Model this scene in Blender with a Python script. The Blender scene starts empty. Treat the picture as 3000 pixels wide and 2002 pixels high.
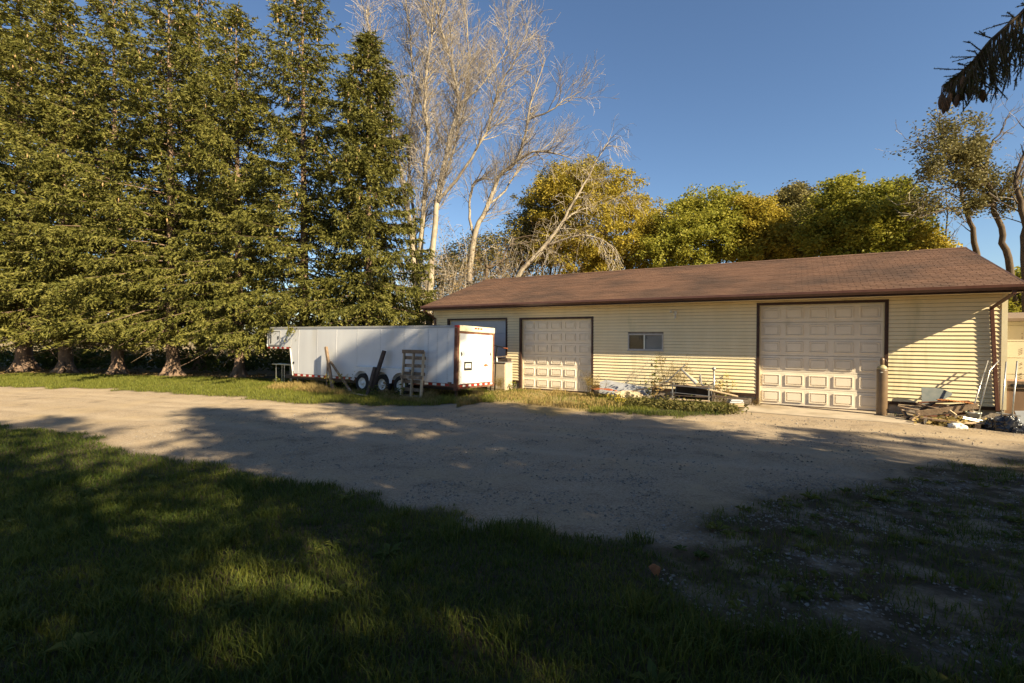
import bpy, math, random
import numpy as np
from mathutils import Vector, Matrix

# ------------------------------------------------------------------ camera, sky, sun, exposure
SC = bpy.context.scene
COL = SC.collection
R = math.radians
CAM_H, PITCH, LENS = 2.1, R(0.93), 17.0
cam_d = bpy.data.cameras.new('camera'); cam_d.lens = LENS; cam_d.sensor_width = 36.0
cam_d.clip_start = 0.05; cam_d.clip_end = 3000
cam = bpy.data.objects.new('camera', cam_d); COL.objects.link(cam)
cam.location = (0, 0, CAM_H); cam.rotation_euler = (R(90) - PITCH, 0, 0)
SC.camera = cam

ANG = R(-30.27)                                   # the yard frame: t runs along the garage wall, p goes away from it
UX, UY = math.cos(ANG), math.sin(ANG)
NX, NY = -math.sin(ANG), math.cos(ANG)
def W(t, p, z=0.0): return Vector((t*UX + p*NX, t*UY + p*NY, z))
def TP(x, y): return (x*UX + y*UY, x*NX + y*NY)

LT, LP, LZ = -2.9, 0.74, -1.82                     # sunlight direction in the yard frame
ldir = W(LT, LP, LZ).normalized()
sun_az = math.atan2(-ldir.x, -ldir.y)             # clockwise from +Y
sun_el = math.asin(-ldir.z)
world = bpy.data.worlds.new('World'); SC.world = world; world.use_nodes = True
wn = world.node_tree.nodes; wl = world.node_tree.links
bg = wn['Background']
sky = wn.new('ShaderNodeTexSky'); sky.sky_type = 'NISHITA'; sky.sun_disc = False
sky.sun_elevation = sun_el; sky.sun_rotation = sun_az
sky.air_density = 1.0; sky.dust_density = 0.15; sky.ozone_density = 4.0
wl.new(sky.outputs[0], bg.inputs[0]); bg.inputs[1].default_value = 0.05
sun_d = bpy.data.lights.new('sun', 'SUN'); sun_d.energy = 5.0; sun_d.angle = R(0.53); sun_d.color = (1.0, 0.84, 0.56)
sun = bpy.data.objects.new('sun', sun_d); COL.objects.link(sun)
sun.location = (20, -18, 30); sun.rotation_euler = ldir.to_track_quat('-Z', 'Y').to_euler()
vs = SC.view_settings
SC.display_settings.display_device = 'sRGB'
vs.view_transform = 'Standard'; vs.look = 'None'; vs.gamma = 1.0; vs.use_curve_mapping = False
vs.exposure = 1.55
SC.cycles.max_bounces = 6; SC.cycles.transparent_max_bounces = 8

# ------------------------------------------------------------------ places: from sight lines to points of the yard
F = LENS/36.0*3000
def ray(px, py):
    rx, ry = (px-1500)/F, (1001-py)/F
    c, s = math.cos(PITCH), math.sin(PITCH)
    return Vector((rx, c + ry*s, -s + ry*c))
def hgt(x, y):                                    # lie of the land: the camera stands on a low grassy rise
    k = min(1, max(0, (10.5-math.hypot(x+1, y+2))/8)); return 0.42*k*k*(3-2*k)
def hgt_np(x, y):
    k = np.clip((10.5-np.hypot(x+1, y+2))/8, 0, 1); return 0.42*k*k*(3-2*k)
def G(px, py):                                    # ground point (world x, y)
    d = ray(px, py); z = 0
    for _ in range(12):
        s = (z-CAM_H)/d.z; z = hgt(d.x*s, d.y*s)
    return d.x*s, d.y*s
def GT(px, py): return TP(*G(px, py))
def P(px, py, p):                                 # point on the upright plane p = const -> (t, z)
    d = ray(px, py); s = p/(d.x*NX + d.y*NY)
    return (d.x*s*UX + d.y*s*UY, CAM_H + d.z*s)
def V3(px, py, p):
    t, z = P(px, py, p); return (t, p, z)
def VD(px, py, y):                                # world point at depth y
    d = ray(px, py); s = y/d.y
    return Vector((d.x*s, y, CAM_H + d.z*s))

# ------------------------------------------------------------------ materials
MATS = {}
def nod(nt, typ, **kw):
    n = nt.nodes.new(typ)
    for k, v in kw.items(): setattr(n, k, v)
    return n
def mat(name, c1, c2=None, scale=6.0, stretch=(1, 1, 1), rough=0.8, metal=0.0, bump=0.0, bscale=None, detail=5.0,
        c3=None, s3=1.2, a3=(0.52, 0.68), st3=(1, 1, 1), coords='Object', spec=0.3, trans=0.0, tint=None, rand=0.0, thr=(0.35, 0.65)):
    """two colours mottled by noise, a third as wear/stain with its own shape, optional bump / translucency / per-face tint"""
    if name in MATS: return MATS[name]
    m = bpy.data.materials.new(name); m.use_nodes = True; nt = m.node_tree; L = nt.links
    b = nt.nodes['Principled BSDF']; b.inputs['Roughness'].default_value = rough; b.inputs['Metallic'].default_value = metal
    b.inputs['Specular IOR Level'].default_value = spec
    if coords == 'World':
        src = nod(nt, 'ShaderNodeNewGeometry').outputs['Position']
    else:
        src = nod(nt, 'ShaderNodeTexCoord').outputs['Object']
    def noise(sc, st, det):
        mp = nod(nt, 'ShaderNodeMapping'); mp.inputs['Scale'].default_value = st; L.new(src, mp.inputs[0])
        n = nod(nt, 'ShaderNodeTexNoise'); n.inputs['Scale'].default_value = sc; n.inputs['Detail'].default_value = det
        L.new(mp.outputs[0], n.inputs['Vector']); return n.outputs[0]
    def mix(fac, a, bcol, blend='MIX'):
        x = nod(nt, 'ShaderNodeMix', data_type='RGBA', blend_type=blend)
        for i, v in ((0, fac), (6, a), (7, bcol)):
            if isinstance(v, (tuple, list)): x.inputs[i].default_value = (*v, 1)
            elif isinstance(v, float): x.inputs[i].default_value = v
            else: L.new(v, x.inputs[i])
        return x.outputs[2]
    def ramp(v, lo, hi):
        r = nod(nt, 'ShaderNodeMapRange'); r.inputs[1].default_value = lo; r.inputs[2].default_value = hi; L.new(v, r.inputs[0]); return r.outputs[0]
    c = c1
    if c2 is not None: c = mix(ramp(noise(scale, stretch, detail), *thr), c1, c2)
    if c3 is not None: c = mix(ramp(noise(s3, st3, 6.0), *a3), c, c3)
    if tint is not None:
        at = nod(nt, 'ShaderNodeAttribute', attribute_name='tint'); c = mix(at.outputs['Fac'], c, tint)
    if rand > 0:
        oi = nod(nt, 'ShaderNodeObjectInfo'); hs = nod(nt, 'ShaderNodeHueSaturation')
        r1 = nod(nt, 'ShaderNodeMapRange'); r1.inputs[3].default_value = 1-rand; r1.inputs[4].default_value = 1+rand
        L.new(oi.outputs['Random'], r1.inputs[0]); L.new(r1.outputs[0], hs.inputs['Value'])
        if isinstance(c, tuple): hs.inputs['Color'].default_value = (*c, 1)
        else: L.new(c, hs.inputs['Color'])
        c = hs.outputs[0]
    if isinstance(c, tuple): b.inputs['Base Color'].default_value = (*c, 1)
    else: L.new(c, b.inputs['Base Color'])
    if bump > 0:
        bp = nod(nt, 'ShaderNodeBump'); bp.inputs['Strength'].default_value = bump; bp.inputs['Distance'].default_value = 0.02
        L.new(noise(bscale or scale*3, stretch, 8.0), bp.inputs['Height']); L.new(bp.outputs[0], b.inputs['Normal'])
    if trans > 0:
        tr = nod(nt, 'ShaderNodeBsdfTranslucent'); ms = nod(nt, 'ShaderNodeMixShader'); ms.inputs[0].default_value = trans
        if isinstance(c, tuple): tr.inputs[0].default_value = (*c, 1)
        else: L.new(c, tr.inputs[0])
        L.new(b.outputs[0], ms.inputs[1]); L.new(tr.outputs[0], ms.inputs[2]); L.new(ms.outputs[0], nt.nodes['Material Output'].inputs[0])
    MATS[name] = m
    return m

M_siding = mat('cream_vinyl', (.82, .70, .46), (.77, .65, .41), 3, (1, 1, .25), .55, bump=.06, bscale=40, c3=(.36, .34, .17), s3=1.6, a3=(.60, .80), st3=(1, 1, .18), coords='World')
M_trimc = mat('cream_trim', (.72, .63, .43), (.66, .57, .38), 4, rough=.55)
M_door = mat('almond_door', (.80, .71, .58), (.74, .65, .52), 3, (1, 1, .4), .5, c3=(.45, .38, .26), s3=2.2, a3=(.66, .86), st3=(1, 1, .35), coords='World')
M_doorgrey = mat('grey_door', (.50, .52, .56), (.44, .46, .50), 3, (1, 1, .4), .5)
M_dark = mat('dark_brown_trim', (.045, .024, .018), (.065, .034, .024), 8, rough=.45)
M_gutter = mat('brown_gutter', (.085, .035, .025), (.11, .05, .035), 5, rough=.35, spec=.5)
M_shingle = mat('brown_shingle', (.105, .055, .036), (.155, .086, .056), 60, rough=.9, bump=.5, bscale=160, c3=(.065, .04, .03), s3=.7, a3=(.42, .72), st3=(1, 1, 1), coords='World', rand=.12)
M_soffit = mat('soffit', (.60, .50, .32), (.55, .45, .28), 4, rough=.6)
M_found = mat('foundation', (.26, .21, .16), (.36, .30, .24), 9, rough=.95, bump=.4, coords='World')
M_conc = mat('apron_concrete', (.40, .33, .25), (.31, .26, .20), 2.5, rough=.95, bump=.3, bscale=60, c3=(.24, .19, .13), s3=.9, coords='World')
M_white = mat('trailer_white', (.60, .60, .61), (.53, .53, .55), 1.2, (1, 1, .3), .38, spec=.5, c3=(.48, .44, .37), s3=1.1, a3=(.60, .86), st3=(1, 1, .22), rand=.03, bump=.05, bscale=2.5)
M_rear = mat('ramp_white', (.80, .79, .77), (.74, .73, .70), 2, (1, 1, .3), .4, spec=.4, c3=(.55, .42, .28), s3=1.7, a3=(.70, .9))
M_rail = mat('grey_rail', (.27, .27, .27), (.34, .33, .32), 3, rough=.5, metal=.4)
M_rust = mat('rust_frame', (.11, .042, .026), (.16, .065, .04), 9, rough=.8, c3=(.22, .13, .08), s3=4)
M_rustred = mat('rust_red', (.36, .10, .035), (.25, .07, .03), 7, rough=.85)
M_red = mat('red_reflector', (.38, .02, .015), (.30, .02, .015), 20, rough=.3)
M_tape = mat('white_tape', (.75, .73, .68), (.62, .6, .55), 20, rough=.4)
M_rubber = mat('tyre_rubber', (.022, .021, .02), (.035, .032, .03), 15, rough=.9, bump=.3)
M_black = mat('black_plastic', (.014, .014, .016), (.022, .022, .024), 10, rough=.32, spec=.5)
M_steel = mat('galvanised', (.42, .42, .42), (.34, .34, .34), 12, rough=.35, metal=.85)
M_alu = mat('aluminium', (.62, .60, .56), (.50, .48, .44), 14, rough=.32, metal=.8)
M_wood = mat('weathered_wood', (.23, .16, .105), (.15, .105, .07), 7, (1, 1, 1), .9, bump=.5, bscale=40, rand=.22, c3=(.30, .25, .20), s3=3)
M_woodpale = mat('pale_wood', (.46, .35, .23), (.36, .27, .17), 7, rough=.9, bump=.4, bscale=40, rand=.15)
M_wooddark = mat('dark_timber', (.085, .06, .045), (.05, .036, .03), 8, rough=.95, bump=.5, bscale=30)
M_ply = mat('brown_plywood', (.20, .12, .07), (.26, .165, .10), 3, (1, 1, .3), .8, bump=.1)
M_orange = mat('orange_corrugated', (.36, .15, .05), (.28, .11, .04), 6, rough=.7)
M_panelblue = mat('slate_panel', (.14, .16, .16), (.19, .20, .19), 8, rough=.6)
M_sheet = mat('chalk_sheet', (.40, .41, .44), (.30, .31, .33), 5, rough=.7, c3=(.2, .19, .17), s3=4, a3=(.58, .7))
M_tarp = mat('cream_tarp', (.56, .46, .31), (.42, .33, .21), 4, rough=.8, bump=.6, bscale=9)
M_tank = mat('brown_cylinder', (.16, .105, .06), (.12, .08, .048), 5, rough=.42, spec=.5, c3=(.24, .15, .08), s3=4, a3=(.6, .8))
M_tankcap = mat('cylinder_shoulder', (.36, .32, .18), (.30, .25, .14), 8, rough=.4)
M_cab = mat('beige_cabinet', (.50, .42, .31), (.44, .36, .26), 4, rough=.6, c3=(.3, .17, .08), s3=2.4, a3=(.6, .8))
M_bucket = mat('stained_bucket', (.66, .64, .58), (.58, .56, .48), 4, rough=.5, c3=(.38, .40, .10), s3=3, a3=(.5, .62))
M_bag = mat('black_bag', (.012, .012, .014), (.03, .03, .034), 5, rough=.22, spec=.7, bump=1.0, bscale=16)
M_rag = mat('white_rag', (.66, .64, .60), (.52, .50, .46), 8, rough=.95, bump=.8)
M_glass = mat('window_glass', (.02, .02, .022), (.028, .028, .03), 2, rough=.06, spec=.8)
M_curtain = mat('grey_blind', (.21, .21, .20), (.25, .25, .235), 4, rough=.8)
M_win = mat('window_alu', (.50, .47, .44), (.44, .41, .38), 9, rough=.5)
M_shed = mat('shed_panel', (.62, .56, .42), (.56, .50, .37), 3, rough=.6)
M_shedroof = mat('shed_roof', (.14, .10, .07), (.19, .14, .10), 6, rough=.9)
M_bark = mat('spruce_bark', (.13, .085, .06), (.22, .15, .105), 9, (1, 1, .35), .95, bump=.9, bscale=16)
M_barepale = mat('pale_bark', (.35, .30, .225), (.26, .215, .16), 8, (1, 1, .4), .9, bump=.6, bscale=18, c3=(.17, .13, .10), s3=1.6, a3=(.5, .72))
M_twig = mat('twigs', (.38, .33, .275), (.29, .25, .205), 3, rough=.9)
M_darkbark = mat('dark_bark', (.075, .052, .036), (.11, .08, .05), 9, (1, 1, .4), .95, bump=.7, bscale=18)
M_spruce = mat('spruce_needles', (.070, .076, .014), (.115, .114, .022), .9, rough=.65, trans=.22, tint=(.21, .19, .045), rand=.16, coords='Object', spec=.2)
M_spruced = mat('dead_twigs', (.20, .14, .085), (.15, .105, .065), 4, rough=.95)
M_leafy = mat('yellow_leaves', (.36, .28, .035), (.26, .235, .032), .8, rough=.6, trans=.4, tint=(.46, .34, .05), rand=.08, spec=.2)
M_leafg = mat('green_leaves', (.16, .185, .026), (.23, .225, .03), .8, rough=.6, trans=.4, tint=(.36, .31, .045), rand=.08, spec=.2)
M_leafo = mat('olive_leaves', (.17, .145, .05), (.13, .125, .04), .8, rough=.65, trans=.25, tint=(.20, .165, .06), rand=.08, spec=.2)
M_brown = mat('dry_leaves', (.24, .165, .075), (.17, .115, .055), 2, rough=.8, trans=.2, tint=(.26, .18, .07), spec=.15)
M_grass = mat('grass_blades', (.040, .070, .010), (.062, .090, .014), .7, rough=.6, trans=.4, tint=(.21, .21, .035), coords='World', spec=.25)
M_dry = mat('dry_grass', (.30, .22, .085), (.22, .17, .06), 2, rough=.85, trans=.3, tint=(.38, .28, .11), spec=.15)
M_weed = mat('weed_leaves', (.060, .085, .016), (.085, .105, .022), 2.2, rough=.6, trans=.3, tint=(.22, .20, .04), spec=.2)
M_cover = mat('cover_leaves', (.055, .065, .018), (.10, .075, .028), 5, rough=.7, trans=.25, tint=(.17, .15, .04), spec=.2)
M_golden = mat('goldenrod_bloom', (.55, .42, .05), (.45, .33, .04), 9, rough=.8, trans=.2)
M_stone = mat('gravel_stone', (.22, .185, .15), (.13, .11, .09), 30, rough=.9, tint=(.33, .30, .26), coords='World')
M_cone = mat('spruce_cone', (.16, .085, .04), (.10, .055, .03), 30, rough=.8, bump=.8, bscale=90)
M_conetan = mat('tan_cones', (.40, .27, .13), (.30, .19, .09), 20, rough=.8)
M_redleaf = mat('fallen_leaf', (.38, .14, .05), (.28, .10, .04), 20, rough=.7, trans=.2)

# ------------------------------------------------------------------ building blocks
BASE = {}
def link(o): COL.objects.link(o); return o
def tag(o, label=None, cat=None, group=None, kind=None):
    if label: o['label'] = label
    if cat: o['category'] = cat
    if group: o['group'] = group
    if kind: o['kind'] = kind
    return o
def thing(name, label, cat, base, group=None, tilt=0.0):
    """an Empty at a thing's base; base is (t, p, z) of the yard frame; parts are given in yard coordinates"""
    e = link(bpy.data.objects.new(name, None)); e.empty_display_size = .2
    e.matrix_world = Matrix.Translation(W(*base)) @ Matrix.Rotation(ANG, 4, 'Z') @ Matrix.Rotation(tilt, 4, 'X')
    BASE[e.name] = Vector(base); tag(e, label, cat, group); return e
class MB:
    def __init__(s): s.v = []; s.f = []
    def add(s, vs, fs):
        n = len(s.v); s.v += [Vector(v) for v in vs]; s.f += [tuple(i+n for i in f) for f in fs]; return s
    def box(s, a, b):
        x0, y0, z0 = a; x1, y1, z1 = b
        return s.add([(x0,y0,z0),(x1,y0,z0),(x1,y1,z0),(x0,y1,z0),(x0,y0,z1),(x1,y0,z1),(x1,y1,z1),(x0,y1,z1)],
                     [(3,2,1,0),(4,5,6,7),(0,1,5,4),(1,2,6,5),(2,3,7,6),(3,0,4,7)])
    def bar(s, a, b, w, h, up=(0, 0, 1)):
        a, b = Vector(a), Vector(b); d = (b-a).normalized(); u = Vector(up)
        if abs(d.dot(u)) > .97: u = Vector((0, 1, 0))
        sx = d.cross(u).normalized()*w/2; sz = sx.cross(d).normalized()*h/2
        q = [a-sx-sz, a+sx-sz, a+sx+sz, a-sx+sz, b-sx-sz, b+sx-sz, b+sx+sz, b-sx+sz]
        return s.add(q, [(0,1,2,3),(7,6,5,4),(0,4,5,1),(1,5,6,2),(2,6,7,3),(3,7,4,0)])
    def tube(s, pts, rad, n=8, cap=True):
        pts = [Vector(p) for p in pts]; k = len(pts)
        rr = rad if isinstance(rad, (list, tuple)) else [rad]*k
        base = len(s.v); side = None
        for i, p in enumerate(pts):
            d = (pts[min(i+1, k-1)]-pts[max(i-1, 0)]).normalized()
            if side is None: side = d.orthogonal().normalized()
            side = (side - d*side.dot(d)); side = side.normalized() if side.length > 1e-6 else d.orthogonal().normalized()
            o = d.cross(side)
            for j in range(n):
                a = 2*math.pi*j/n; s.v.append(p + (side*math.cos(a)+o*math.sin(a))*rr[i])
        for i in range(k-1):
            for j in range(n):
                s.f.append((base+i*n+j, base+i*n+(j+1) % n, base+(i+1)*n+(j+1) % n, base+(i+1)*n+j))
        if cap:
            s.f.append(tuple(base+j for j in reversed(range(n)))); s.f.append(tuple(base+(k-1)*n+j for j in range(n)))
        return s
    def prism(s, poly, a, b, axis):
        """closed outline poly (2-D) swept from a to b along axis 0/1/2"""
        def put(q, w):
            c = list(q); c.insert(axis, w); return tuple(c)
        n = len(poly); vs = [put(q, a) for q in poly]+[put(q, b) for q in poly]
        fs = [tuple(reversed(range(n))), tuple(range(n, 2*n))]+[(i, (i+1) % n, n+(i+1) % n, n+i) for i in range(n)]
        return s.add(vs, fs)
    def lathe(s, prof, c, n=20):
        base = len(s.v)
        for r, z in prof:
            for j in range(n):
                a = 2*math.pi*j/n; s.v.append(Vector((c[0]+r*math.cos(a), c[1]+r*math.sin(a), c[2]+z)))
        for i in range(len(prof)-1):
            for j in range(n):
                s.f.append((base+i*n+j, base+i*n+(j+1) % n, base+(i+1)*n+(j+1) % n, base+(i+1)*n+j))
        s.f.append(tuple(base+j for j in reversed(range(n)))); s.f.append(tuple(base+(len(prof)-1)*n+j for j in range(n)))
        return s
    def build(s, name, m, parent=None, smooth=False, bevel=0.0, label=None, cat=None, group=None, kind=None, base=None):
        if parent is not None: b0 = BASE[parent.name]
        else: b0 = Vector(base) if base is not None else Vector((0, 0, 0))
        me = bpy.data.meshes.new(name); me.from_pydata([tuple(v-b0) for v in s.v], [], s.f); me.materials.append(m)
        if smooth:
            for q in me.polygons: q.use_smooth = True
        o = link(bpy.data.objects.new(name, me))
        if parent is not None: o.parent = parent
        else: o.matrix_world = Matrix.Translation(W(*b0)) @ Matrix.Rotation(ANG, 4, 'Z')
        BASE[o.name] = b0
        if bevel > 0:
            md = o.modifiers.new('edge', 'BEVEL'); md.width = bevel; md.segments = 2; md.limit_method = 'ANGLE'
        return tag(o, label, cat, group, kind)
def twin(o, parent=None):
    c = o.copy(); COL.objects.link(c); c.parent = parent; return c
def tri_mesh(name, V, m, tint=None, quads=False, parent=None):
    """many loose small faces from an (n*k, 3) array"""
    k = 4 if quads else 3; n = len(V)//k
    me = bpy.data.meshes.new(name); me.vertices.add(n*k); me.vertices.foreach_set('co', np.ascontiguousarray(V[:n*k], dtype=np.float32).ravel())
    me.loops.add(n*k); me.loops.foreach_set('vertex_index', np.arange(n*k, dtype=np.int32))
    me.polygons.add(n); me.polygons.foreach_set('loop_start', np.arange(0, n*k, k, dtype=np.int32))
    me.update(calc_edges=True); me.materials.append(m)
    if tint is not None:
        a = me.attributes.new('tint', 'FLOAT', 'POINT'); a.data.foreach_set('value', np.ascontiguousarray(tint, dtype=np.float32))
    o = link(bpy.data.objects.new(name, me)); o.parent = parent; return o
def norm(a): return a/np.maximum(np.linalg.norm(a, axis=-1, keepdims=True), 1e-9)

# ------------------------------------------------------------------ ground
def poly_px(pts): return np.array([G(*q) for q in pts])
def inside(poly, x, y):
    r = np.zeros(x.shape, bool); n = len(poly)
    for i in range(n):
        x1, y1 = poly[i]; x2, y2 = poly[(i+1) % n]
        c = ((y1 > y) != (y2 > y)); xs = (x2-x1)*(y-y1)/((y2-y1) if abs(y2-y1) > 1e-9 else 1e-9)+x1
        r ^= c & (x < xs)
    return r
def vnoise(x, y, seed, f):
    rg = np.random.default_rng(seed); tb = rg.random((256, 256))
    u, v = x*f+1000, y*f+1000; i, j = np.floor(u).astype(int), np.floor(v).astype(int); a, b = u-i, v-j
    a, b = a*a*(3-2*a), b*b*(3-2*b)
    g = lambda p, q: tb[p % 256, q % 256]
    return (g(i,j)*(1-a)+g(i+1,j)*a)*(1-b)+(g(i,j+1)*(1-a)+g(i+1,j+1)*a)*b
drive_far = [(-400, 1128), (0, 1133), (300, 1140), (600, 1160), (900, 1181), (1150, 1192), (1330, 1188), (1470, 1178), (1640, 1186), (1760, 1212), (1980, 1222), (2120, 1215), (2230, 1180), (2600, 1210), (2720, 1238), (3000, 1270), (3300, 1300)]
drive_near = [(3300, 1330), (3000, 1345), (2700, 1375), (2480, 1420), (2300, 1470), (2080, 1530), (2010, 1620), (1900, 1590), (1650, 1555), (1560, 1560), (1450, 1550), (1350, 1492), (1150, 1482), (1000, 1438), (820, 1392), (620, 1362), (480, 1352), (330, 1320), (260, 1290), (160, 1258), (0, 1248), (-400, 1240)]
DRIVE = poly_px(drive_far+drive_near)
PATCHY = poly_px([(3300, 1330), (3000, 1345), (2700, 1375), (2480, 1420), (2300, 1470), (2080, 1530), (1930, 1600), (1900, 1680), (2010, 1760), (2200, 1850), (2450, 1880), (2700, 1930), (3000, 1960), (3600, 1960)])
BARE = poly_px([(1440, 1180), (1560, 1140), (1720, 1146), (1740, 1200), (1600, 1215)])
def masks(x, y):
    wob = (vnoise(x, y, 1, 1.3)-.5)*.9 + (vnoise(x, y, 2, 4.5)-.5)*.45
    wx, wy = x+wob*.55, y+(vnoise(x, y, 3, 1.7)-.5)*.6+(vnoise(x, y, 4, 6.)-.5)*.25
    d = inside(DRIVE, wx, wy); pt = inside(PATCHY, wx, wy); b = inside(BARE, wx, wy)
    return d, pt, b
def sheet(xs, ys):
    X, Y = np.meshgrid(xs, ys); return X, Y
GS = .12; xs = np.arange(-25, 17.05, GS); ys = np.arange(.8, 24.05, GS)
GX, GY = np.meshgrid(xs, ys)
gd, gp, gb = masks(GX, GY)
def soften(m, n=2):
    a = m.astype(float)
    for _ in range(n):
        q = np.pad(a, 1, mode='edge'); a = (q[:-2,1:-1]+q[2:,1:-1]+q[1:-1,:-2]+q[1:-1,2:]+q[1:-1,1:-1]*2)/6
    return a
A_d, A_p, A_b = soften(gd), soften(gp), soften(gb)
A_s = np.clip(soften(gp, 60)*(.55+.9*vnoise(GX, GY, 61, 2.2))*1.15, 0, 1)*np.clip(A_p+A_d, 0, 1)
TT, PP = GX*UX+GY*UY, GX*NX+GY*NY
mid_p = np.interp(TT, [-32, -26, -18, -10, -3, 3, 12], [3.2, 4.9, 6.9, 8.9, 10.4, 11.6, 12.6])+(vnoise(TT, PP*0, 15, .25)-.5)*.5
A_t = np.zeros_like(GX)                                        # wheel tracks along the drive
for o_, w_ in ((-2.3, .20), (-.95, .22), (.0, .16), (.75, .24), (1.75, .18)):
    A_t = np.maximum(A_t, np.exp(-((PP-mid_p-o_-(vnoise(TT, PP*0+o_*7, 16, .35)-.5)*.35)/w_)**2)*(.45+.75*vnoise(TT, PP, 17, .5)))
A_t *= A_d
GZ = hgt_np(GX, GY) + (vnoise(GX, GY, 7, .55)-.5)*.05 + (vnoise(GX, GY, 8, 2.2)-.5)*.022*(1-A_d*.5) - A_t*.028 + (vnoise(GX, GY, 9, 5.)-.5)*.014*A_d
GZ *= np.clip((15.2-PP)/1.5, 0, 1)*.9+.1                       # level against the garage
GZ = np.where(PP > 15.3, np.minimum(GZ, 0.0), GZ)
def ground_z(x, y):                                            # bilinear look-up on the finished surface
    x, y = np.asarray(x, float), np.asarray(y, float)
    u, v = np.clip((x-xs[0])/GS, 0, len(xs)-1.001), np.clip((y-ys[0])/GS, 0, len(ys)-1.001)
    i, j = u.astype(int), v.astype(int); a, b = u-i, v-j
    return (GZ[j,i]*(1-a)+GZ[j,i+1]*a)*(1-b)+(GZ[j+1,i]*(1-a)+GZ[j+1,i+1]*a)*b
def gz(t, p):
    w = W(t, p); return float(ground_z(w.x, w.y))

def ground_material():
    m = bpy.data.materials.new('yard_ground'); m.use_nodes = True; nt = m.node_tree; L = nt.links; b = nt.nodes['Principled BSDF']
    b.inputs['Roughness'].default_value = .95; b.inputs['Specular IOR Level'].default_value = .15
    pos = nod(nt, 'ShaderNodeNewGeometry').outputs['Position']
    def noise(sc, det=8.0, rough=.6):
        n = nod(nt, 'ShaderNodeTexNoise'); n.inputs['Scale'].default_value = sc; n.inputs['Detail'].default_value = det; n.inputs['Roughness'].default_value = rough
        L.new(pos, n.inputs['Vector']); return n.outputs[0]
    def rmp(v, lo, hi, a=0., c=1.):
        r = nod(nt, 'ShaderNodeMapRange'); r.inputs[1].default_value = lo; r.inputs[2].default_value = hi; r.inputs[3].default_value = a; r.inputs[4].default_value = c; L.new(v, r.inputs[0]); return r.outputs[0]
    def mix(fac, a, c):
        x = nod(nt, 'ShaderNodeMix', data_type='RGBA')
        for i, v in ((0, fac), (6, a), (7, c)):
            if isinstance(v, tuple): x.inputs[i].default_value = (*v, 1)
            elif isinstance(v, float): x.inputs[i].default_value = v
            else: L.new(v, x.inputs[i])
        return x.outputs[2]
    def att(n): return nod(nt, 'ShaderNodeAttribute', attribute_name=n).outputs['Fac']
    def mul(a, c):
        x = nod(nt, 'ShaderNodeMath', operation='MULTIPLY'); L.new(a, x.inputs[0])
        if isinstance(c, float): x.inputs[1].default_value = c
        else: L.new(c, x.inputs[1])
        return x.outputs[0]
    grav = mix(rmp(noise(38, 10, .7), .36, .66), (.215, .16, .105), (.44, .35, .25))
    vor = nod(nt, 'ShaderNodeTexVoronoi'); vor.inputs['Scale'].default_value = 34; L.new(pos, vor.inputs['Vector'])
    grav = mix(mul(rmp(vor.outputs['Distance'], .5, .12), rmp(noise(3.0), .42, .7)), grav, (.48, .43, .36))
    grav = mix(rmp(noise(.55, 6), .5, .72), grav, (.38, .29, .18))
    grav = mix(mul(rmp(noise(1.5, 10, .68), .52, .70), .62), grav, (.105, .078, .054))
    grav = mix(mul(rmp(noise(16, 6), .56, .72), .55), grav, (.12, .09, .065))
    grav = mix(mul(att('track'), .7), grav, mix(rmp(noise(60), .4, .6), (.42, .34, .25), (.33, .26, .18)))
    soil = mix(rmp(noise(14), .4, .65), (.055, .042, .026), (.085, .068, .038))
    soil = mix(rmp(noise(2.0), .45, .7), soil, (.05, .058, .017))
    tan = mix(rmp(noise(9), .35, .65), (.34, .25, .12), (.26, .19, .085))
    pat = mix(rmp(noise(2.6, 8), .36, .54), mix(.35, grav, (.10, .075, .05)), (.062, .047, .028))  # gravel mottled with soil, its colour darkened further to stand in for vignetting
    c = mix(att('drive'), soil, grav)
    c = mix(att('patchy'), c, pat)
    c = mix(mul(att('bare'), .85), c, tan)
    L.new(c, b.inputs['Base Color'])
    bp = nod(nt, 'ShaderNodeBump'); bp.inputs['Strength'].default_value = .9; bp.inputs['Distance'].default_value = .025
    L.new(noise(45, 8, .7), bp.inputs['Height']); L.new(bp.outputs[0], b.inputs['Normal'])
    return m
M_ground = ground_material()
def grid_part(name, keep, label):
    ny, nx = GX.shape; idx = np.arange(ny*nx).reshape(ny, nx)
    q = np.stack([idx[:-1,:-1], idx[:-1,1:], idx[1:,1:], idx[1:,:-1]], -1)[keep]
    used, inv = np.unique(q.ravel(), return_inverse=True)
    me = bpy.data.meshes.new(name)
    co = np.stack([GX.ravel()[used], GY.ravel()[used], GZ.ravel()[used]], -1)
    n = len(q); me.vertices.add(len(used)); me.vertices.foreach_set('co', co.astype(np.float32).ravel())
    me.loops.add(n*4); me.loops.foreach_set('vertex_index', inv.astype(np.int32).ravel())
    me.polygons.add(n); me.polygons.foreach_set('loop_start', np.arange(0, n*4, 4, dtype=np.int32)); me.update(calc_edges=True)
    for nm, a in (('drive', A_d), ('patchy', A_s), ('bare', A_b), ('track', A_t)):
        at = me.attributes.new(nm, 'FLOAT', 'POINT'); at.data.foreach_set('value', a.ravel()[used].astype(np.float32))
    me.materials.append(M_ground); me.polygons.foreach_set('use_smooth', np.ones(n, bool))
    o = link(bpy.data.objects.new(name, me)); tag(o, label, None, None, 'structure'); return o
cell = ((A_d+np.maximum(A_p, A_b))[:-1,:-1] > .5)
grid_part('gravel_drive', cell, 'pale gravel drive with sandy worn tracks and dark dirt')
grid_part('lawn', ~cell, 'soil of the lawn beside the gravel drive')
M_field = mat('field', (.30, .22, .12), (.22, .17, .08), .25, rough=.95, coords='World', c3=(.10, .11, .03), s3=.06)
o = MB()
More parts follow.
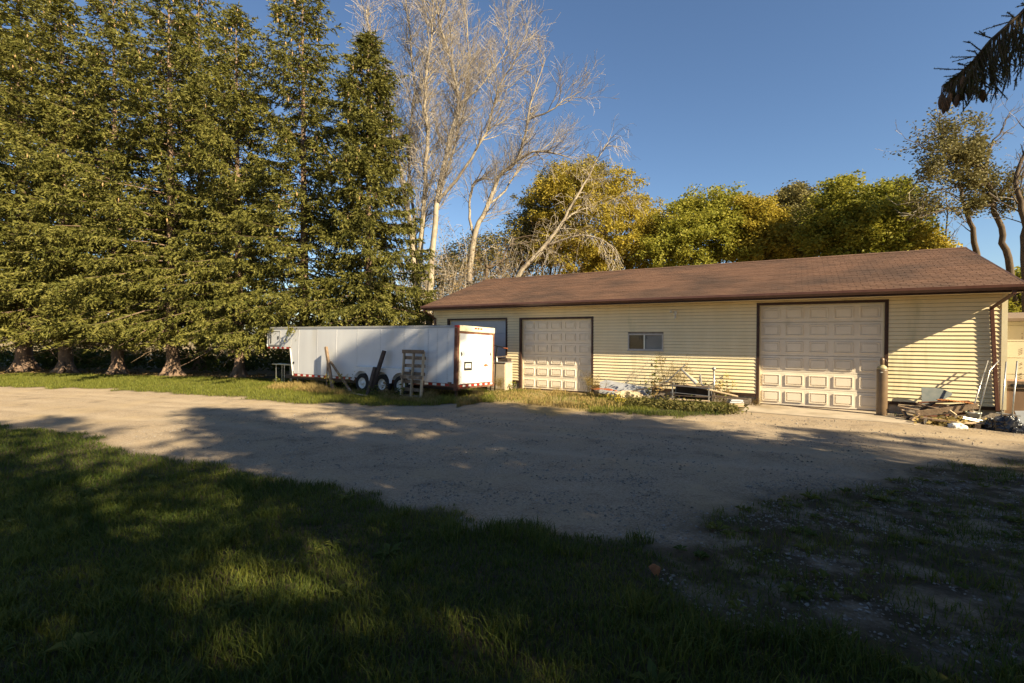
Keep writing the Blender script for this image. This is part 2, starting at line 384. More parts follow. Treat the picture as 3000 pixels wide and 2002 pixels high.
for (x0, y0, x1, y1, nx, ny) in ((-1500, 23.9, 1500, 2500, 1, 1), (-1500, -16, -24.9, 23.9, 1, 1), (16.9, -16, 1500, 23.9, 1, 1), (-24.9, -16, 16.9, .85, 42, 17), (-1500, -400, 1500, -16, 1, 1)):
    for i in range(nx):
        for j in range(ny):
            xa, xb, ya, yb = x0+(x1-x0)*i/nx, x0+(x1-x0)*(i+1)/nx, y0+(y1-y0)*j/ny, y0+(y1-y0)*(j+1)/ny
            o.add([(x, y, hgt(x, y)-.03) for x, y in ((xa, ya), (xb, ya), (xb, yb), (xa, yb))], [(0, 1, 2, 3)])
me = bpy.data.meshes.new('field_ground'); me.from_pydata([tuple(v) for v in o.v], [], o.f); me.materials.append(M_field)
tag(link(bpy.data.objects.new('field_ground', me)), 'tan stubble field reaching to the horizon beyond the trees', None, None, 'structure')

# ------------------------------------------------------------------ the long garage
WP = 15.95                       # wall plane
TL, TR = -13.07, 4.36            # wall ends
GB = thing('garage_building', 'long low garage with cream siding, brown shingle roof and three overhead doors', 'garage', (-4.3, 20.1, 0))
def opening(l, r, yt, p=WP):
    (t0, z), (t1, z2) = P(l, yt[0], p), P(r, yt[1], p); return [t0, t1, (z+z2)/2]
D1 = opening(1311, 1487, (935, 930)); D2 = opening(1522, 1739, (931, 928)); D3 = opening(2217, 2604, (888.6, 877))
WN = (P(1840, 978, WP)[0], P(1944, 978, WP)[0], P(1890, 1027, WP)[1], P(1890, 978, WP)[1])
EX = .1016; Z0 = .335; ZT = 3.06
boards = 0
k = 0
sh = {}
while Z0+k*EX < ZT-.02:
    za, zb = Z0+k*EX, min(Z0+(k+1)*EX, ZT); zm = (za+zb)/2
    cuts = [(d[0], d[1]) for d in (D1, D2, D3) if zm < d[2]]
    if WN[2]-.02 < zm < WN[3]+.02: cuts.append((WN[0], WN[1]))
    x = TL+.07
    for c in sorted(cuts)+[(TR-.07, None)]:
        if c[0]-x > .03:
            # long runs are two lengths of siding, lapped at staggered joints
            L_ = c[0]-x; parts = [(x, c[0])]
            if L_ > 4.2:
                j = x+L_*(.34+.31*((k*7) % 3)/2); parts = [(x, j), (j-.004, c[0])]
            for q, (xa, xb) in enumerate(parts):
                m = MB(); o_ = .0015*q
                m.prism([(WP-.022-o_, za), (WP-.016-o_, za-.003), (WP+.004, za), (WP+.02, za+.02), (WP+.02, zb-.011), (WP-.003-o_, zb-.011)], xa, xb, 0)
                m.build('siding_board', M_siding, GB)
        x = c[1]
    k += 1
# wall core, gables, foundation
core = MB()
segs = sorted([(D1[0], D1[1]), (D2[0], D2[1]), (D3[0], D3[1])])
x = TL
for a, b_ in segs+[(TR, None)]:
    core.box((x, WP+.025, .2), (a, WP+.30, 3.1)); x = b_
for d in (D1, D2, D3): core.box((d[0], WP+.025, d[2]), (d[1], WP+.30, 3.1))
core.box((TL+.02, WP+8.2, .2), (TR-.02, WP+8.35, 3.1))
core.build('wall_core', M_found, GB)
for tt, nm in ((TL, 0), (TR, 1)):
    g = MB(); g.prism([(WP+.02, .2), (WP+8.35, .2), (WP+8.35, 3.1), (WP+4.2, 4.6), (WP+.02, 3.1)], tt-.10 if nm else tt-.02, tt+.02 if nm else tt+.10, 0); g.build('gable_wall', M_trimc, GB)
    c = MB(); c.box((tt-.07 if nm else tt-.025, WP-.03, .27), (tt+.035 if nm else tt+.07, WP+.05, 3.06)); c.build('corner_post', M_trimc, GB)
x = TL
for a, b_ in segs+[(TR, None)]:
    MB().box((x-.01, WP+.005, -.15), (a+.01, WP+.27, .25)).build('foundation', M_found, GB); x = b_
x = TL
for a, b_ in segs+[(TR, None)]:
    MB().box((x, WP-.022, .245), (a, WP+.03, .325)).build('skirt_board', M_dark, GB); x = b_
# overhead doors
def overhead(d, rows, cols, m, z0=.02, dents=False):
    t0, t1, zt = d; fw = .085
    dr = MB(); dr.box((t0+fw, WP+.155, z0), (t1-fw, WP+.18, zt-fw)); D = dr.build('garage_door', m, GB)
    a, b_, h = t0+fw+.004, t1-fw-.004, (zt-fw-z0)/rows
    for r in range(rows):
        s = MB(); za, zb = z0+r*h, z0+(r+1)*h-.013
        s.prism([(WP+.12, za), (WP+.156, za), (WP+.156, zb), (WP+.124, zb), (WP+.12, zb-.012)], a, b_, 0); s.build('door_section', m, D)
        if cols <= 0: continue
        w = (b_-a)/cols
        for c in range(cols):
            x0, x1, y0, y1 = a+c*w+.07, a+(c+1)*w-.07, za+.085, zb-.075
            q = MB(); f = WP+.12
            # a raised field inside a moulded ring
            for (e, dp) in ((0, .022),):
                for (xa, xb, ya, yb) in ((x0, x1, y0, y0+.022), (x0, x1, y1-.022, y1), (x0, x0+.022, y0+.022, y1-.022), (x1-.022, x1, y0+.022, y1-.022)):
                    q.box((xa, f-dp, ya), (xb, f+.002, yb))
            q.box((x0+.055, f-.018, y0+.05), (x1-.055, f+.002, y1-.05))
            q.build('raised_panel', m, D, bevel=.004)
    MB().box((t0, WP-.026, .0), (t0+fw-.01, WP+.15, zt)).build('door_jamb', M_dark, GB)
    MB().box((t1-fw+.01, WP-.026, .0), (t1, WP+.15, zt)).build('door_jamb', M_dark, GB)
    MB().box((t0+fw-.01, WP-.026, zt-fw+.012), (t1-fw+.01, WP+.15, zt)).build('door_header', M_dark, GB)
    MB().box((t0+fw-.012, WP+.085, .0), (t0+fw+.02, WP+.115, zt-fw+.012)).build('weather_strip', M_trimc, GB)
    MB().box((t1-fw-.02, WP+.085, .0), (t1-fw+.012, WP+.115, zt-fw+.012)).build('weather_strip', M_trimc, GB)
    MB().box((t0+fw+.02, WP+.085, zt-fw-.02), (t1-fw-.02, WP+.115, zt-fw+.012)).build('weather_strip', M_trimc, GB)
    MB().box((t0+fw, WP+.11, -.01), (t1-fw, WP+.17, z0)).build('bottom_seal', M_dark, GB)
overhead(D2, 6, 5, M_door, .05); overhead(D3, 6, 5, M_door, .04); overhead(D1, 5, 0, M_doorgrey, .05)
# window with two sliding sashes
t0, t1, z0, z1 = WN; fr = .045
w_ = MB()
for a, b_ in (((t0, WP-.035, z0), (t1, WP+.06, z0+fr)), ((t0, WP-.035, z1-fr), (t1, WP+.06, z1)), ((t0, WP-.035, z0+fr), (t0+fr, WP+.06, z1-fr)), ((t1-fr, WP-.035, z0+fr), (t1, WP+.06, z1-fr))): w_.box(a, b_)
WIN = w_.build('window', M_win, GB, bevel=.004); tm = (t0*.53+t1*.47)
MB().box((tm-.02, WP-.02, z0+fr), (tm+.02, WP+.03, z1-fr)).build('mullion', M_alu, WIN)
MB().box((t0+fr, WP+.018, z0+fr), (tm-.02, WP+.026, z1-fr)).build('window_pane', M_glass, WIN)
MB().box((tm+.02, WP+.006, z0+fr), (t1-fr, WP+.014, z1-fr)).build('window_pane', M_curtain, WIN, label='hazy grey window pane')
MB().box((t0-.02, WP-.05, z0-.025), (t1+.02, WP+.0, z0)).build('sill', M_win, WIN)
def text_on(s, size, t, p, z, m, parent, name='lettering'):
    cu = bpy.data.curves.new(name, 'FONT'); cu.body = s; cu.size = size; cu.extrude = .001
    c0 = link(bpy.data.objects.new(name, cu)); bpy.context.view_layer.update()
    me = bpy.data.meshes.new_from_object(c0.evaluated_get(bpy.context.evaluated_depsgraph_get())); bpy.data.objects.remove(c0); bpy.data.curves.remove(cu)
    me.materials.clear(); me.materials.append(m)
    o = link(bpy.data.objects.new(name, me)); o.parent = parent
    b0 = BASE[parent.name]; o.location = (t-b0.x, p-b0.y, z-b0.z); o.rotation_euler = (R(90), 0, 0); return o
text_on('10', .155, tm-.20, WP+.003, z1-fr-.135, M_black, WIN)
text_on('5', .155, tm+.03, WP+.003, z1-fr-.135, M_black, WIN)
# twin flood light
ft, fz = P(1979, 918, WP-.02)
FL = thing('flood_light', 'small white twin floodlight fixed on the cream siding above the window', 'light', (ft, WP-.02, fz-.1))
MB().box((ft-.045, WP-.07, fz-.06), (ft+.05, WP-.012, fz+.07)).build('junction_box', M_tape, FL, bevel=.008)
for dx, dz, yy in ((-.10, .035, -.10), (.02, -.12, -.12)):
    q = MB(); q.tube([(ft+dx*.4, WP-.06, fz+dz*.3), (ft+dx*.9, WP-.09, fz+dz*.8), (ft+dx, WP-.12, fz+dz), (ft+dx*1.2, WP-.17, fz+dz*1.4)], [.012, .02, .036, .042], 10); q.build('lamp_head', M_tape, FL, smooth=True)
# roof: deck, shingle courses with tabs, ridge caps, fascia, gutter, soffit
RL, RR = -13.21, 4.55
E0, E1 = (15.335, 3.22), (20.04, 4.76)             # eave and ridge in (p, z)
sl = Vector((E1[0]-E0[0], E1[1]-E0[1])); SL = sl.length; sl.normalize(); nrm = Vector((-sl.y, sl.x))
def rp(d, h=0.0): return (E0[0]+sl.x*d+nrm.x*h, E0[1]+sl.y*d+nrm.y*h)
RF = MB().prism([rp(0, -.05), rp(SL, -.05), rp(SL, 0), rp(0, 0)], RL, RR, 0).build('roof', M_shingle, GB)
back = [(E1[0]+.001, E1[1]-.05), (E1[0]+4.6, E1[1]-1.54-.05), (E1[0]+4.6, E1[1]-1.54), (E1[0]+.001, E1[1])]
MB().prism(back, RL, RR, 0).build('back_slope', M_shingle, RF)
rng = random.Random(3)
nC = 34; cw = SL/nC
for c in range(nC):
    m = MB(); d0 = c*cw-.006; off = (c % 2)*.152 + rng.uniform(-.02, .02); x = RL-.02+off-.305
    while x < RR+.02:
        xa, xb = max(x, RL-.02), min(x+.293, RR+.02)
        if xb-xa > .02:
            h = .014+rng.uniform(-.003, .003)
            m.prism([rp(d0, .002), rp(d0+cw*1.25, .0005), rp(d0+cw*1.25, .003), rp(d0, h)], xa, xb, 0)
        x += .305
    m.build('shingle_course', M_shingle, RF)
x = RL-.02
while x < RR:
    h = .012+rng.uniform(0, .006)
    q = MB(); b1 = (E1[0]+.14, E1[1]-.047)
    a0 = rp(SL-.15, .008); a1 = rp(SL-.15, .008+h); tp = (E1[0], E1[1]+.014+h)
    q.prism([a0, (E1[0], E1[1]+.006), b1, (b1[0], b1[1]+h), tp, a1], x, min(x+.33, RR+.02), 0); q.build('ridge_cap', M_shingle, RF); x += .318
MB().box((RL, E0[0]-.005, 3.05), (RR, E0[0]+.02, 3.20)).build('fascia', M_dark, GB)
MB().box((RL+.02, E0[0]+.02, 3.055), (RR-.02, WP+.02, 3.075)).build('soffit', M_soffit, GB)
gpf = [(E0[0]-.006, 3.10), (E0[0]-.09, 3.10), (E0[0]-.125, 3.16), (E0[0]-.125, 3.225), (E0[0]-.105, 3.225), (E0[0]-.105, 3.165), (E0[0]-.083, 3.115), (E0[0]-.006, 3.115)]
MB().prism(gpf, RL-.01, RR+.01, 0).build('gutter', M_gutter, GB)
for tt in (RL, RR):
    MB().prism([rp(-.02, -.14), rp(SL, -.14), rp(SL, .012), rp(-.02, .012)], tt-.02, tt+.02, 0).build('rake_board', M_dark, GB)
    MB().prism([(q[0]+.0, q[1]) for q in ((E1[0]+.002, E1[1]-.15), (E1[0]+4.6, E1[1]-1.69), (E1[0]+4.6, E1[1]-1.53), (E1[0]+.002, E1[1]+.01))], tt-.02, tt+.02, 0).build('rake_board', M_dark, GB)
# downspouts
def spout(t, tend, z_b, sgn):
    q = MB(); y1 = WP-.055
    q.bar((t, E0[0]-.05, 3.11), (t, E0[0]-.05, 3.0), .07, .05, (0, 1, 0)); q.bar((t, E0[0]-.05, 3.02), (tend, y1, 2.72), .07, .05, (0, 1, 0)); q.bar((tend, y1, 2.74), (tend+sgn*.08, y1-.005, z_b), .075, .055, (0, 1, 0))
    return q.build('downspout', M_gutter, GB, bevel=.006)
ds = P(2905, 900, WP-.055)[0]
spout(ds+.22, ds, .24, 1.6); spout(TL-.02, TL+.06, .15, 0)
# concrete apron
a0, a1 = D3[0]-.25, D3[1]+.55
ap = MB(); ap.prism([(a0, 14.35), (a1-.3, 14.2), (a1+.25, 14.9), (a1, WP+.06), (a0+.1, WP+.06)], -.12, .022, 2)
tag(ap.build('concrete_apron', M_conc, None, base=(a0, 15, 0)), 'sandy concrete apron before the tall overhead door', None, None, 'structure')

# ------------------------------------------------------------------ gooseneck cargo trailer
TRP = 12.15; TW = 2.15; T0, T1, TN = -18.96, -9.13, -17.42
TZ0, TZ1, TZN = .41, 2.36, 1.50
TR_ = thing('cargo_trailer', 'white enclosed gooseneck cargo trailer with rust brown rear frame, parked in weeds', 'trailer', (-13.5, TRP, 0), tilt=R(-2.2))
seams = [P(750+v/2.9375, 1050, TRP)[0] for v in (355, 515, 680, 860, 1060, 1265, 1470, 1550, 1640)]
edges = [TN+.12]+seams+[T1-.09]
body = MB()
slant = lambda z: TN+.02+(TZN-z)/(TZN-TZ0)*.22
body.prism([(T0+.12, TZN), (T0+.03, TZN+.15), (T0+.03, TZ1-.16), (T0+.14, TZ1-.01), (T1-.04, TZ1-.01), (T1-.04, TZ0+.03), (slant(TZ0), TZ0+.03), (slant(TZN), TZN)], TRP+.02, TRP+TW, 1)
BODY = body.build('body', M_white, TR_, bevel=.01)
# side sheets, proud by a few millimetres and lapped
sm = MB(); sm.prism([(T0+.10, TZN+.07), (T0+.05, TZN+.16), (T0+.05, TZ1-.18), (T0+.15, TZ1-.07), (TN+.13, TZ1-.07), (slant(TZN)+.06, TZN+.05)], TRP, TRP+.03, 1); sm.build('side_sheet', M_white, BODY)
for i, (a, b_) in enumerate(zip(edges[:-1], edges[1:])):
    s = MB(); y = TRP+.002*(i % 2)
    if i == 0: s.prism([(a, TZ1-.07), (b_, TZ1-.07), (b_, TZ0+.12), (slant(TZ0+.12)+.06, TZ0+.12), (slant(TZN)+.06, TZN+.05), (a, TZN+.05)], y, TRP+.03, 1)
    else: s.box((a-.002, y, TZ0+.12), (b_+.004, TRP+.03, TZ1-.07))
    s.build('side_sheet', M_white, BODY)
    if i > 0: MB().box((a-.009, TRP-.003, TZ0+.12), (a+.009, TRP+.01, TZ1-.07)).build('seam_strip', M_white, BODY)
riv = MB()
for i, e in enumerate(edges[1:-1]):
    for dx in (-.012, .012) if i > 4 else (0,):
        for r in range(30):
            z = TZ0+.16+r*.058; riv.box((e+dx-.005, TRP-.010, z-.005), (e+dx+.005, TRP+.0, z+.005))
tag(riv.build('rivets', M_rail, BODY), 'rows of small rivets', None, None, 'stuff')
for zz in (TZ1-.07,):
    MB().prism([(TRP-.012, zz), (TRP+.05, zz), (TRP+.05, TZ1+.008), (TRP+.03, TZ1+.012), (TRP-.004, TZ1-.01)], T0+.12, T1, 0).build('top_rail', M_rail, TR_)
MB().box((T0+.16, TRP+.05, TZ1-.012), (T1-.02, TRP+TW-.02, TZ1+.012)).build('roof', M_rail, TR_)
MB().bar((T0+.10, TRP+.0, TZN+.06), (T0+.05, TRP+.0, TZN+.16), .03, .02).build('nose_corner', M_white, TR_)
# lower rails with red and white reflective tape
MB().box((slant(TZ0)+.0, TRP-.008, TZ0), (T1-.05, TRP+.05, TZ0+.12)).build('bottom_rail', M_rust, TR_)
MB().box((T0+.10, TRP-.008, TZN-.02), (slant(TZN)+.06, TRP+.05, TZN+.07)).build('nose_rail', M_rust, TR_)
FR = MB().bar((slant(TZN)+.03, TRP+.005, TZN+.02), (slant(TZ0)+.03, TRP+.005, TZ0+.04), .03, .07, (0, 1, 0)); FR.build('slant_post', M_tape, TR_)
FR = MB().bar((slant(TZN)-.005, TRP+.004, TZN+.0), (slant(TZ0)-.005, TRP+.004, TZ0+.02), .03, .05, (0, 1, 0)); FR.build('slant_edge', M_rust, TR_)
def tape(a, b_, z0, z1, step, y, skip=()):
    n = int((b_-a)/step)
    for i in range(n):
        x = a+i*step
        if any(s0 < x < s1 for s0, s1 in skip): continue
        MB().box((x+.006, y, z0), (x+step-.006, y+.004, z1)).build('reflector_tape', M_red if i % 2 == 0 else M_tape, TR_)
tape(slant(TZ0)+.14, T1-.10, TZ0+.035, TZ0+.105, .17, TRP-.012, ((-13.75, -11.45),))
tape(T0+.14, slant(TZN), TZN+.0, TZN+.055, .15, TRP-.012)
# rear: posts, header, ramp door, bumper
ry = lambda y: TRP+y
MB().box((T1-.10, ry(-.012), TZ0-.10), (T1+.02, ry(.10), TZ1-.06)).build('rear_post', M_rust, TR_, bevel=.006)
MB().box((T1-.10, ry(TW-.10), TZ0-.02), (T1+.02, ry(TW+.01), TZ1-.06)).build('rear_post', M_rust, TR_, bevel=.006)
MB().box((T1-.10, ry(-.012), TZ1-.06), (T1+.025, ry(.10), TZ1+.014)).build('corner_cap', M_red, TR_, bevel=.008)
MB().box((T1-.10, ry(.10), TZ1-.17), (T1+.03, ry(TW+.012), TZ1+.014)).build('header', M_trimc, TR_, bevel=.008)
for i in range(3): MB().box((T1+.03, ry(.92+i*.16), TZ1-.07), (T1+.05, ry(1.02+i*.16), TZ1-.03)).build('marker_light', M_red, TR_)
MB().box((T1-.06, ry(.10), TZ1-.24), (T1+.0, ry(TW-.10), TZ1-.17)).build('header_recess', M_rust, TR_)
RD = MB().box((T1-.05, ry(.14), TZ0+.10), (T1+.014, ry(TW-.14), TZ1-.245)).build('ramp_door', M_rear, TR_, bevel=.006)
for y in (.10, TW-.14): MB().box((T1-.05, ry(y), TZ0+.08), (T1+.022, ry(y+.04), TZ1-.24)).build('door_edge', M_trimc, RD)
for y in (.22, TW-.24):
    q = MB(); q.box((T1+.012, ry(y-.012), 1.42), (T1+.03, ry(y+.02), 1.53)); q.tube([(T1+.03, ry(y), 1.50), (T1+.06, ry(y), 1.46), (T1+.03, ry(y), 1.40)], .009, 6); q.build('latch', M_black, RD)
PL = MB().box((T1+.012, ry(.38), .93), (T1+.022, ry(.82), 1.22)).build('licence_plate', M_black, RD)
MB().box((T1+.022, ry(.45), 1.01), (T1+.026, ry(.75), 1.16)).build('plate_face', M_tape, PL)
for i, (a, w, z) in enumerate(((.50, .05, 1.06), (.57, .05, 1.06), (.64, .05, 1.06), (.52, .16, 1.02), (.52, .16, 1.13))):
    MB().box((T1+.026, ry(a), z), (T1+.0275, ry(a+w), z+(.045 if i < 3 else .012))).build('plate_mark', M_rustred if i > 2 else M_rail, PL)
st = MB(); st.prism([(1.52, 1.06), (1.60, 1.03), (1.74, 1.06), (1.80, 1.04), (1.78, 1.10), (1.66, 1.13), (1.56, 1.12)], T1+.0145, T1+.016, 0)
st.v = [Vector((v.x, v.y+TRP, v.z)) for v in st.v]; st.build('torn_sticker', M_rustred, RD)
MB().box((T1-.02, ry(-.0), TZ0-.06), (T1+.05, ry(TW), TZ0+.085)).build('bumper', M_rust, TR_, bevel=.006)
for i in range(12):
    MB().box((T1+.05, ry(.12+i*.16), TZ0+.01), (T1+.054, ry(.26+i*.16), TZ0+.07)).build('reflector_tape', M_red if i % 2 == 0 else M_tape, TR_)
# nose hatch, lock, vents
q = P(800, 1000, TRP)[0]
HT = MB().box((T0+.22, TRP-.015, TZN+.14), (T0+.92, TRP+.01, TZ1-.18)).build('nose_hatch', M_white, TR_, bevel=.01)
for a, b_ in (((T0+.20, TZN+.11), (T0+.94, TZN+.14)), ((T0+.20, TZ1-.18), (T0+.94, TZ1-.15)), ((T0+.19, TZN+.14), (T0+.22, TZ1-.18)), ((T0+.92, TZN+.14), (T0+.95, TZ1-.18))):
    MB().box((a[0], TRP-.022, a[1]), (b_[0], TRP+.01, b_[1])).build('hatch_frame', M_rail, HT)
MB().box((T0+.32, TRP-.03, TZN+.2), (T0+.36, TRP-.012, TZ1-.3)).build('hatch_hinge', M_black, HT)
MB().box((T0+.78, TRP-.03, TZN+.38), (T0+.85, TRP-.012, TZN+.5)).build('hatch_lock', M_black, HT)
for px, py in ((858, 1063), (858, 1090)):
    t_, z_ = P(px, py, TRP); MB().box((t_-.04, TRP-.02, z_-.04), (t_+.04, TRP+.01, z_+.04)).build('side_vent', M_black if py < 1070 else M_rail, TR_)
t_, z_ = P(1317, 1122, TRP); MB().box((t_-.08, TRP-.02, z_-.035), (t_+.06, TRP+.01, z_+.02)).build('side_marker', M_rust, TR_)
# wheels under a scalloped fender
wheel_t = [P(px, 1100, TRP)[0] for px in (1069, 1127, 1182)]
wr = .34
for wt in wheel_t:
    prof = [(.19, -.1), (.31, -.1), (wr, -.07), (wr, .07), (.31, .1), (.19, .1)]; wo = -.055
    n = 24; vs_ = []; fs_ = []
    for r, y in prof:
        for j in range(n): vs_.append((wt+r*math.cos(2*math.pi*j/n), TRP+wo+y, .36+r*math.sin(2*math.pi*j/n)))
    for i in range(len(prof)):
        for j in range(n):
            i2 = (i+1) % len(prof); fs_.append((i*n+j, i*n+(j+1) % n, i2*n+(j+1) % n, i2*n+j))
    WH = MB().add(vs_, fs_).build('wheel', M_rubber, TR_, smooth=True)
    rim = MB(); n = 20
    vs_ = [(wt+r*math.cos(2*math.pi*j/n), TRP+wo-.17+y, .36+r*math.sin(2*math.pi*j/n)) for r, y in ((.195, .08), (.17, .10), (.15, .14), (.07, .12), (.05, .06)) for j in range(n)]
    fs_ = [(i*n+j, i*n+(j+1) % n, (i+1)*n+(j+1) % n, (i+1)*n+j) for i in range(4) for j in range(n)]+[tuple(range(4*n, 5*n))]
    MB().add(vs_, fs_).build('rim', M_tape, WH, smooth=True)
fo = []
for wt in wheel_t:
    for a in range(0, 11):
        th = math.pi*(1-a/10); fo.append((wt+min(.385, (wheel_t[1]-wheel_t[0])/2)*math.cos(th), .42+.37*math.sin(th)))
top = [(wheel_t[-1]+.52, .46), (wheel_t[-1]+.40, .90), (wheel_t[0]-.40, .90), (wheel_t[0]-.55, .46)]
MB().prism(fo+top, TRP-.19, TRP-.175, 1).build('fender', M_white, TR_)
MB().box((wheel_t[0]-.40, TRP-.195, .90), (wheel_t[-1]+.40, TRP+.01, .925)).build('fender_top', M_tape, TR_)
MB().box((T0+.9, TRP+.3, TZ0-.12), (T1-.1, TRP+.42, TZ0+.03)).build('chassis_beam', M_dark, TR_)
MB().box((slant(TZ0)+.1, TRP+TW-.42, TZ0-.12), (T1-.1, TRP+TW-.3, TZ0+.03)).build('chassis_beam', M_dark, TR_)
MB().tube([(-17.0, TRP+.35, .5), (-17.0, TRP+.35, -.03)], .04, 8).build('landing_leg', M_dark, TR_)
MB().tube([(T1-.25, TRP+.35, .4), (T1-.25, TRP+.35, -.03)], .05, 8).build('stand', M_wooddark, TR_)
# low bench by the nose
bt = P(830, 1090, 12.35)[0]
BN = thing('metal_bench', 'narrow pale metal bench standing under the trailer nose', 'bench', (bt-.3, 12.7, 0))
z_ = .80
MB().box((bt-1.0, 12.5, z_), (bt+.35, 12.85, z_+.035)).build('bench_top', M_alu, BN, bevel=.006)
for a in (bt-.75, bt-.2, bt+.28):
    for y in (12.54, 12.81): MB().tube([(a, y, z_+.01), (a-.02, y, -.03)], .016, 6).build('leg', M_alu, BN)

# ------------------------------------------------------------------ spruces
def wthing(name, label, cat, loc, rz=0.0, group=None, sc=1.0):
    e = link(bpy.data.objects.new(name, None)); e.location = loc; e.rotation_euler = (0, 0, rz); e.scale = (sc, sc, sc); e.empty_display_size = .2
    BASE[e.name] = Vector((0, 0, 0)); return tag(e, label, cat, group)
def wbuild(mb, name, m, parent, smooth=True):
    me = bpy.data.meshes.new(name); me.from_pydata([tuple(v) for v in mb.v], [], mb.f); me.materials.append(m)
    if smooth: me.polygons.foreach_set('use_smooth', np.ones(len(me.polygons), bool))
    o = link(bpy.data.objects.new(name, me)); o.parent = parent; return o
def sprays(rg, O, Dv, Ln, k=7, w=.028, l=(.10, .17), spread=.75):
    """slender needle tufts along twigs: O origins, Dv unit directions, Ln lengths -> triangles"""
    n = len(O)
    u = (np.arange(k)[None, :]+rg.random((n, k)))/k
    base = O[:, None]+Dv[:, None]*(Ln[:, None]*u)[..., None]
    base[..., 2] -= (Ln[:, None]*u*u*.22)
    rd = norm(rg.normal(size=(n, k, 3))); rd[..., 2] *= .7
    d = norm(Dv[:, None]*.75+rd*spread)
    ll = rg.uniform(l[0], l[1], (n, k))*(1.1-.35*u)
    sd = norm(np.cross(d, rg.normal(size=(n, k, 3))))*w*rg.uniform(.7, 1.3, (n, k, 1))
    tip = base+d*ll[..., None]
    tri = np.stack([base-sd, base+sd, tip], 2).reshape(-1, 3)
    end = O+Dv*Ln[:, None]; end[:, 2] -= Ln*.22
    s2 = norm(np.cross(Dv, rg.normal(size=(n, 3))))*w*.8
    sp = np.stack([O-s2, O+s2, end], 1).reshape(-1, 3)
    tn = np.repeat(np.clip(rg.normal(.28, .24, (n, 1))+u*.25+rg.normal(0, .12, (n, k)), 0, 1).reshape(-1), 3)
    return np.concatenate([tri, sp]), np.concatenate([tn, np.zeros(n*3)])
def spruce_meshes(seed, H, Rm, z0=1.7, dens=1.0, bare=0.0, k=7):
    rg = np.random.default_rng(seed)
    nb = int(H*25*dens)
    fr = np.sort(rg.random(nb)**1.08); z = z0+(H-z0-.15)*fr
    az = np.arange(nb)*2.39996+rg.normal(0, .35, nb)
    L = Rm*(.95*(1-fr)**.70+.05)*(.78+.22*np.minimum(1, fr/.12))*rg.uniform(.62, 1.15, nb)
    lobes = 1+.24*np.sin(az*2+seed+fr*9)+.10*np.sin(az*3+seed*2)+.16*np.sin(fr*H*2.4+az); L = L*lobes
    a = -.10+.75*fr+rg.normal(0, .08, nb); b = .55*(1-fr)+.12; c = .30*(1-fr)+.12
    rad = np.stack([np.cos(az), np.sin(az), np.zeros(nb)], -1); tan = np.stack([-np.sin(az), np.cos(az), np.zeros(nb)], -1)
    def at(i, s): 
        o = rad[i]*(L[i]*s)[:, None]; o[:, 2] += z[i]+L[i]*(a[i]*s-b[i]*s*s+c[i]*s**3); return o
    nt = np.maximum(7, (L*14.5*dens).astype(int)); bi = np.repeat(np.arange(nb), nt)
    s = rg.random(len(bi))**.72*.88+.12
    if bare > 0:
        keep = ~((s < .45) & (rg.random(len(s)) < bare)); bi, s = bi[keep], s[keep]
    O = at(bi, s); n = len(bi)
    side = np.where(rg.random(n) < .5, 1., -1.); ph = rg.uniform(.5, 1.35, n); hang = rg.random(n)
    D = rad[bi]*np.cos(ph)[:, None]+tan[bi]*(side*np.sin(ph))[:, None]
    D[:, 2] -= np.where(hang < .45, rg.uniform(.9, 2.4, n), rg.uniform(.0, .5, n))*(1-.7*fr[bi]**2)
    D[:, 2] += .25*fr[bi]
    D = norm(D)
    Ln = rg.uniform(.28, .62, n)*(1.15-.45*s)*np.minimum(1., L[bi]/2.2+.42)
    ti = np.arange(nb); Ot = at(ti, np.full(nb, .93)); Dt = norm(rad+np.array([0, 0, .1])*1.0)
    V, T = sprays(rg, np.concatenate([O, Ot]), np.concatenate([D, Dt]), np.concatenate([Ln, np.full(nb, .35)]), k)
    # leader
    zt = np.linspace(H-1.2, H, 16); Ol = np.stack([zt*0, zt*0, zt-.1], -1); Dl = norm(np.stack([rg.normal(0, .5, 16), rg.normal(0, .5, 16), np.full(16, .9)], -1))
    V2, T2 = sprays(rg, Ol, Dl, np.full(16, .25), k)
    V, T = np.concatenate([V, V2]), np.concatenate([T, T2])
    zc = V.reshape(-1, 3, 3)[:, :, 2].min(1); keep = np.repeat(zc > .95+.55*np.abs(np.sin(np.arctan2(V[::3, 1], V[::3, 0])*3+seed)), 3); V, T = V[keep], T[keep]
    # trunk and limbs
    mb = MB(); r0 = .0095*H+.045
    mb.tube([(0, 0, -.15), (0, 0, .12), (.02, 0, .5), (0, .02, 1.3), (0, 0, H*.45), (0, 0, H*.97)], [r0*1.7, r0*1.4, r0*1.12, r0, r0*.6, .02], 14)
    for j in range(5):
        q = j*1.26+seed; mb.tube([(math.cos(q)*r0*.7, math.sin(q)*r0*.7, .55), (math.cos(q)*r0*1.3, math.sin(q)*r0*1.3, .16), (math.cos(q)*r0*2.4, math.sin(q)*r0*2.4, -.08)], [r0*.35, r0*.5, r0*.3], 6)
    for i in range(0, nb, 2):
        I = np.array([i]*4); q = at(I, np.array([0., .35, .7, .95])); mb.tube([Vector(v) for v in q], [.03*(1.2-fr[i])+.004, .02*(1.2-fr[i])+.004, .008, .004], 3, False)
    # dead snags under the green
    dd = MB(); rr = random.Random(seed)
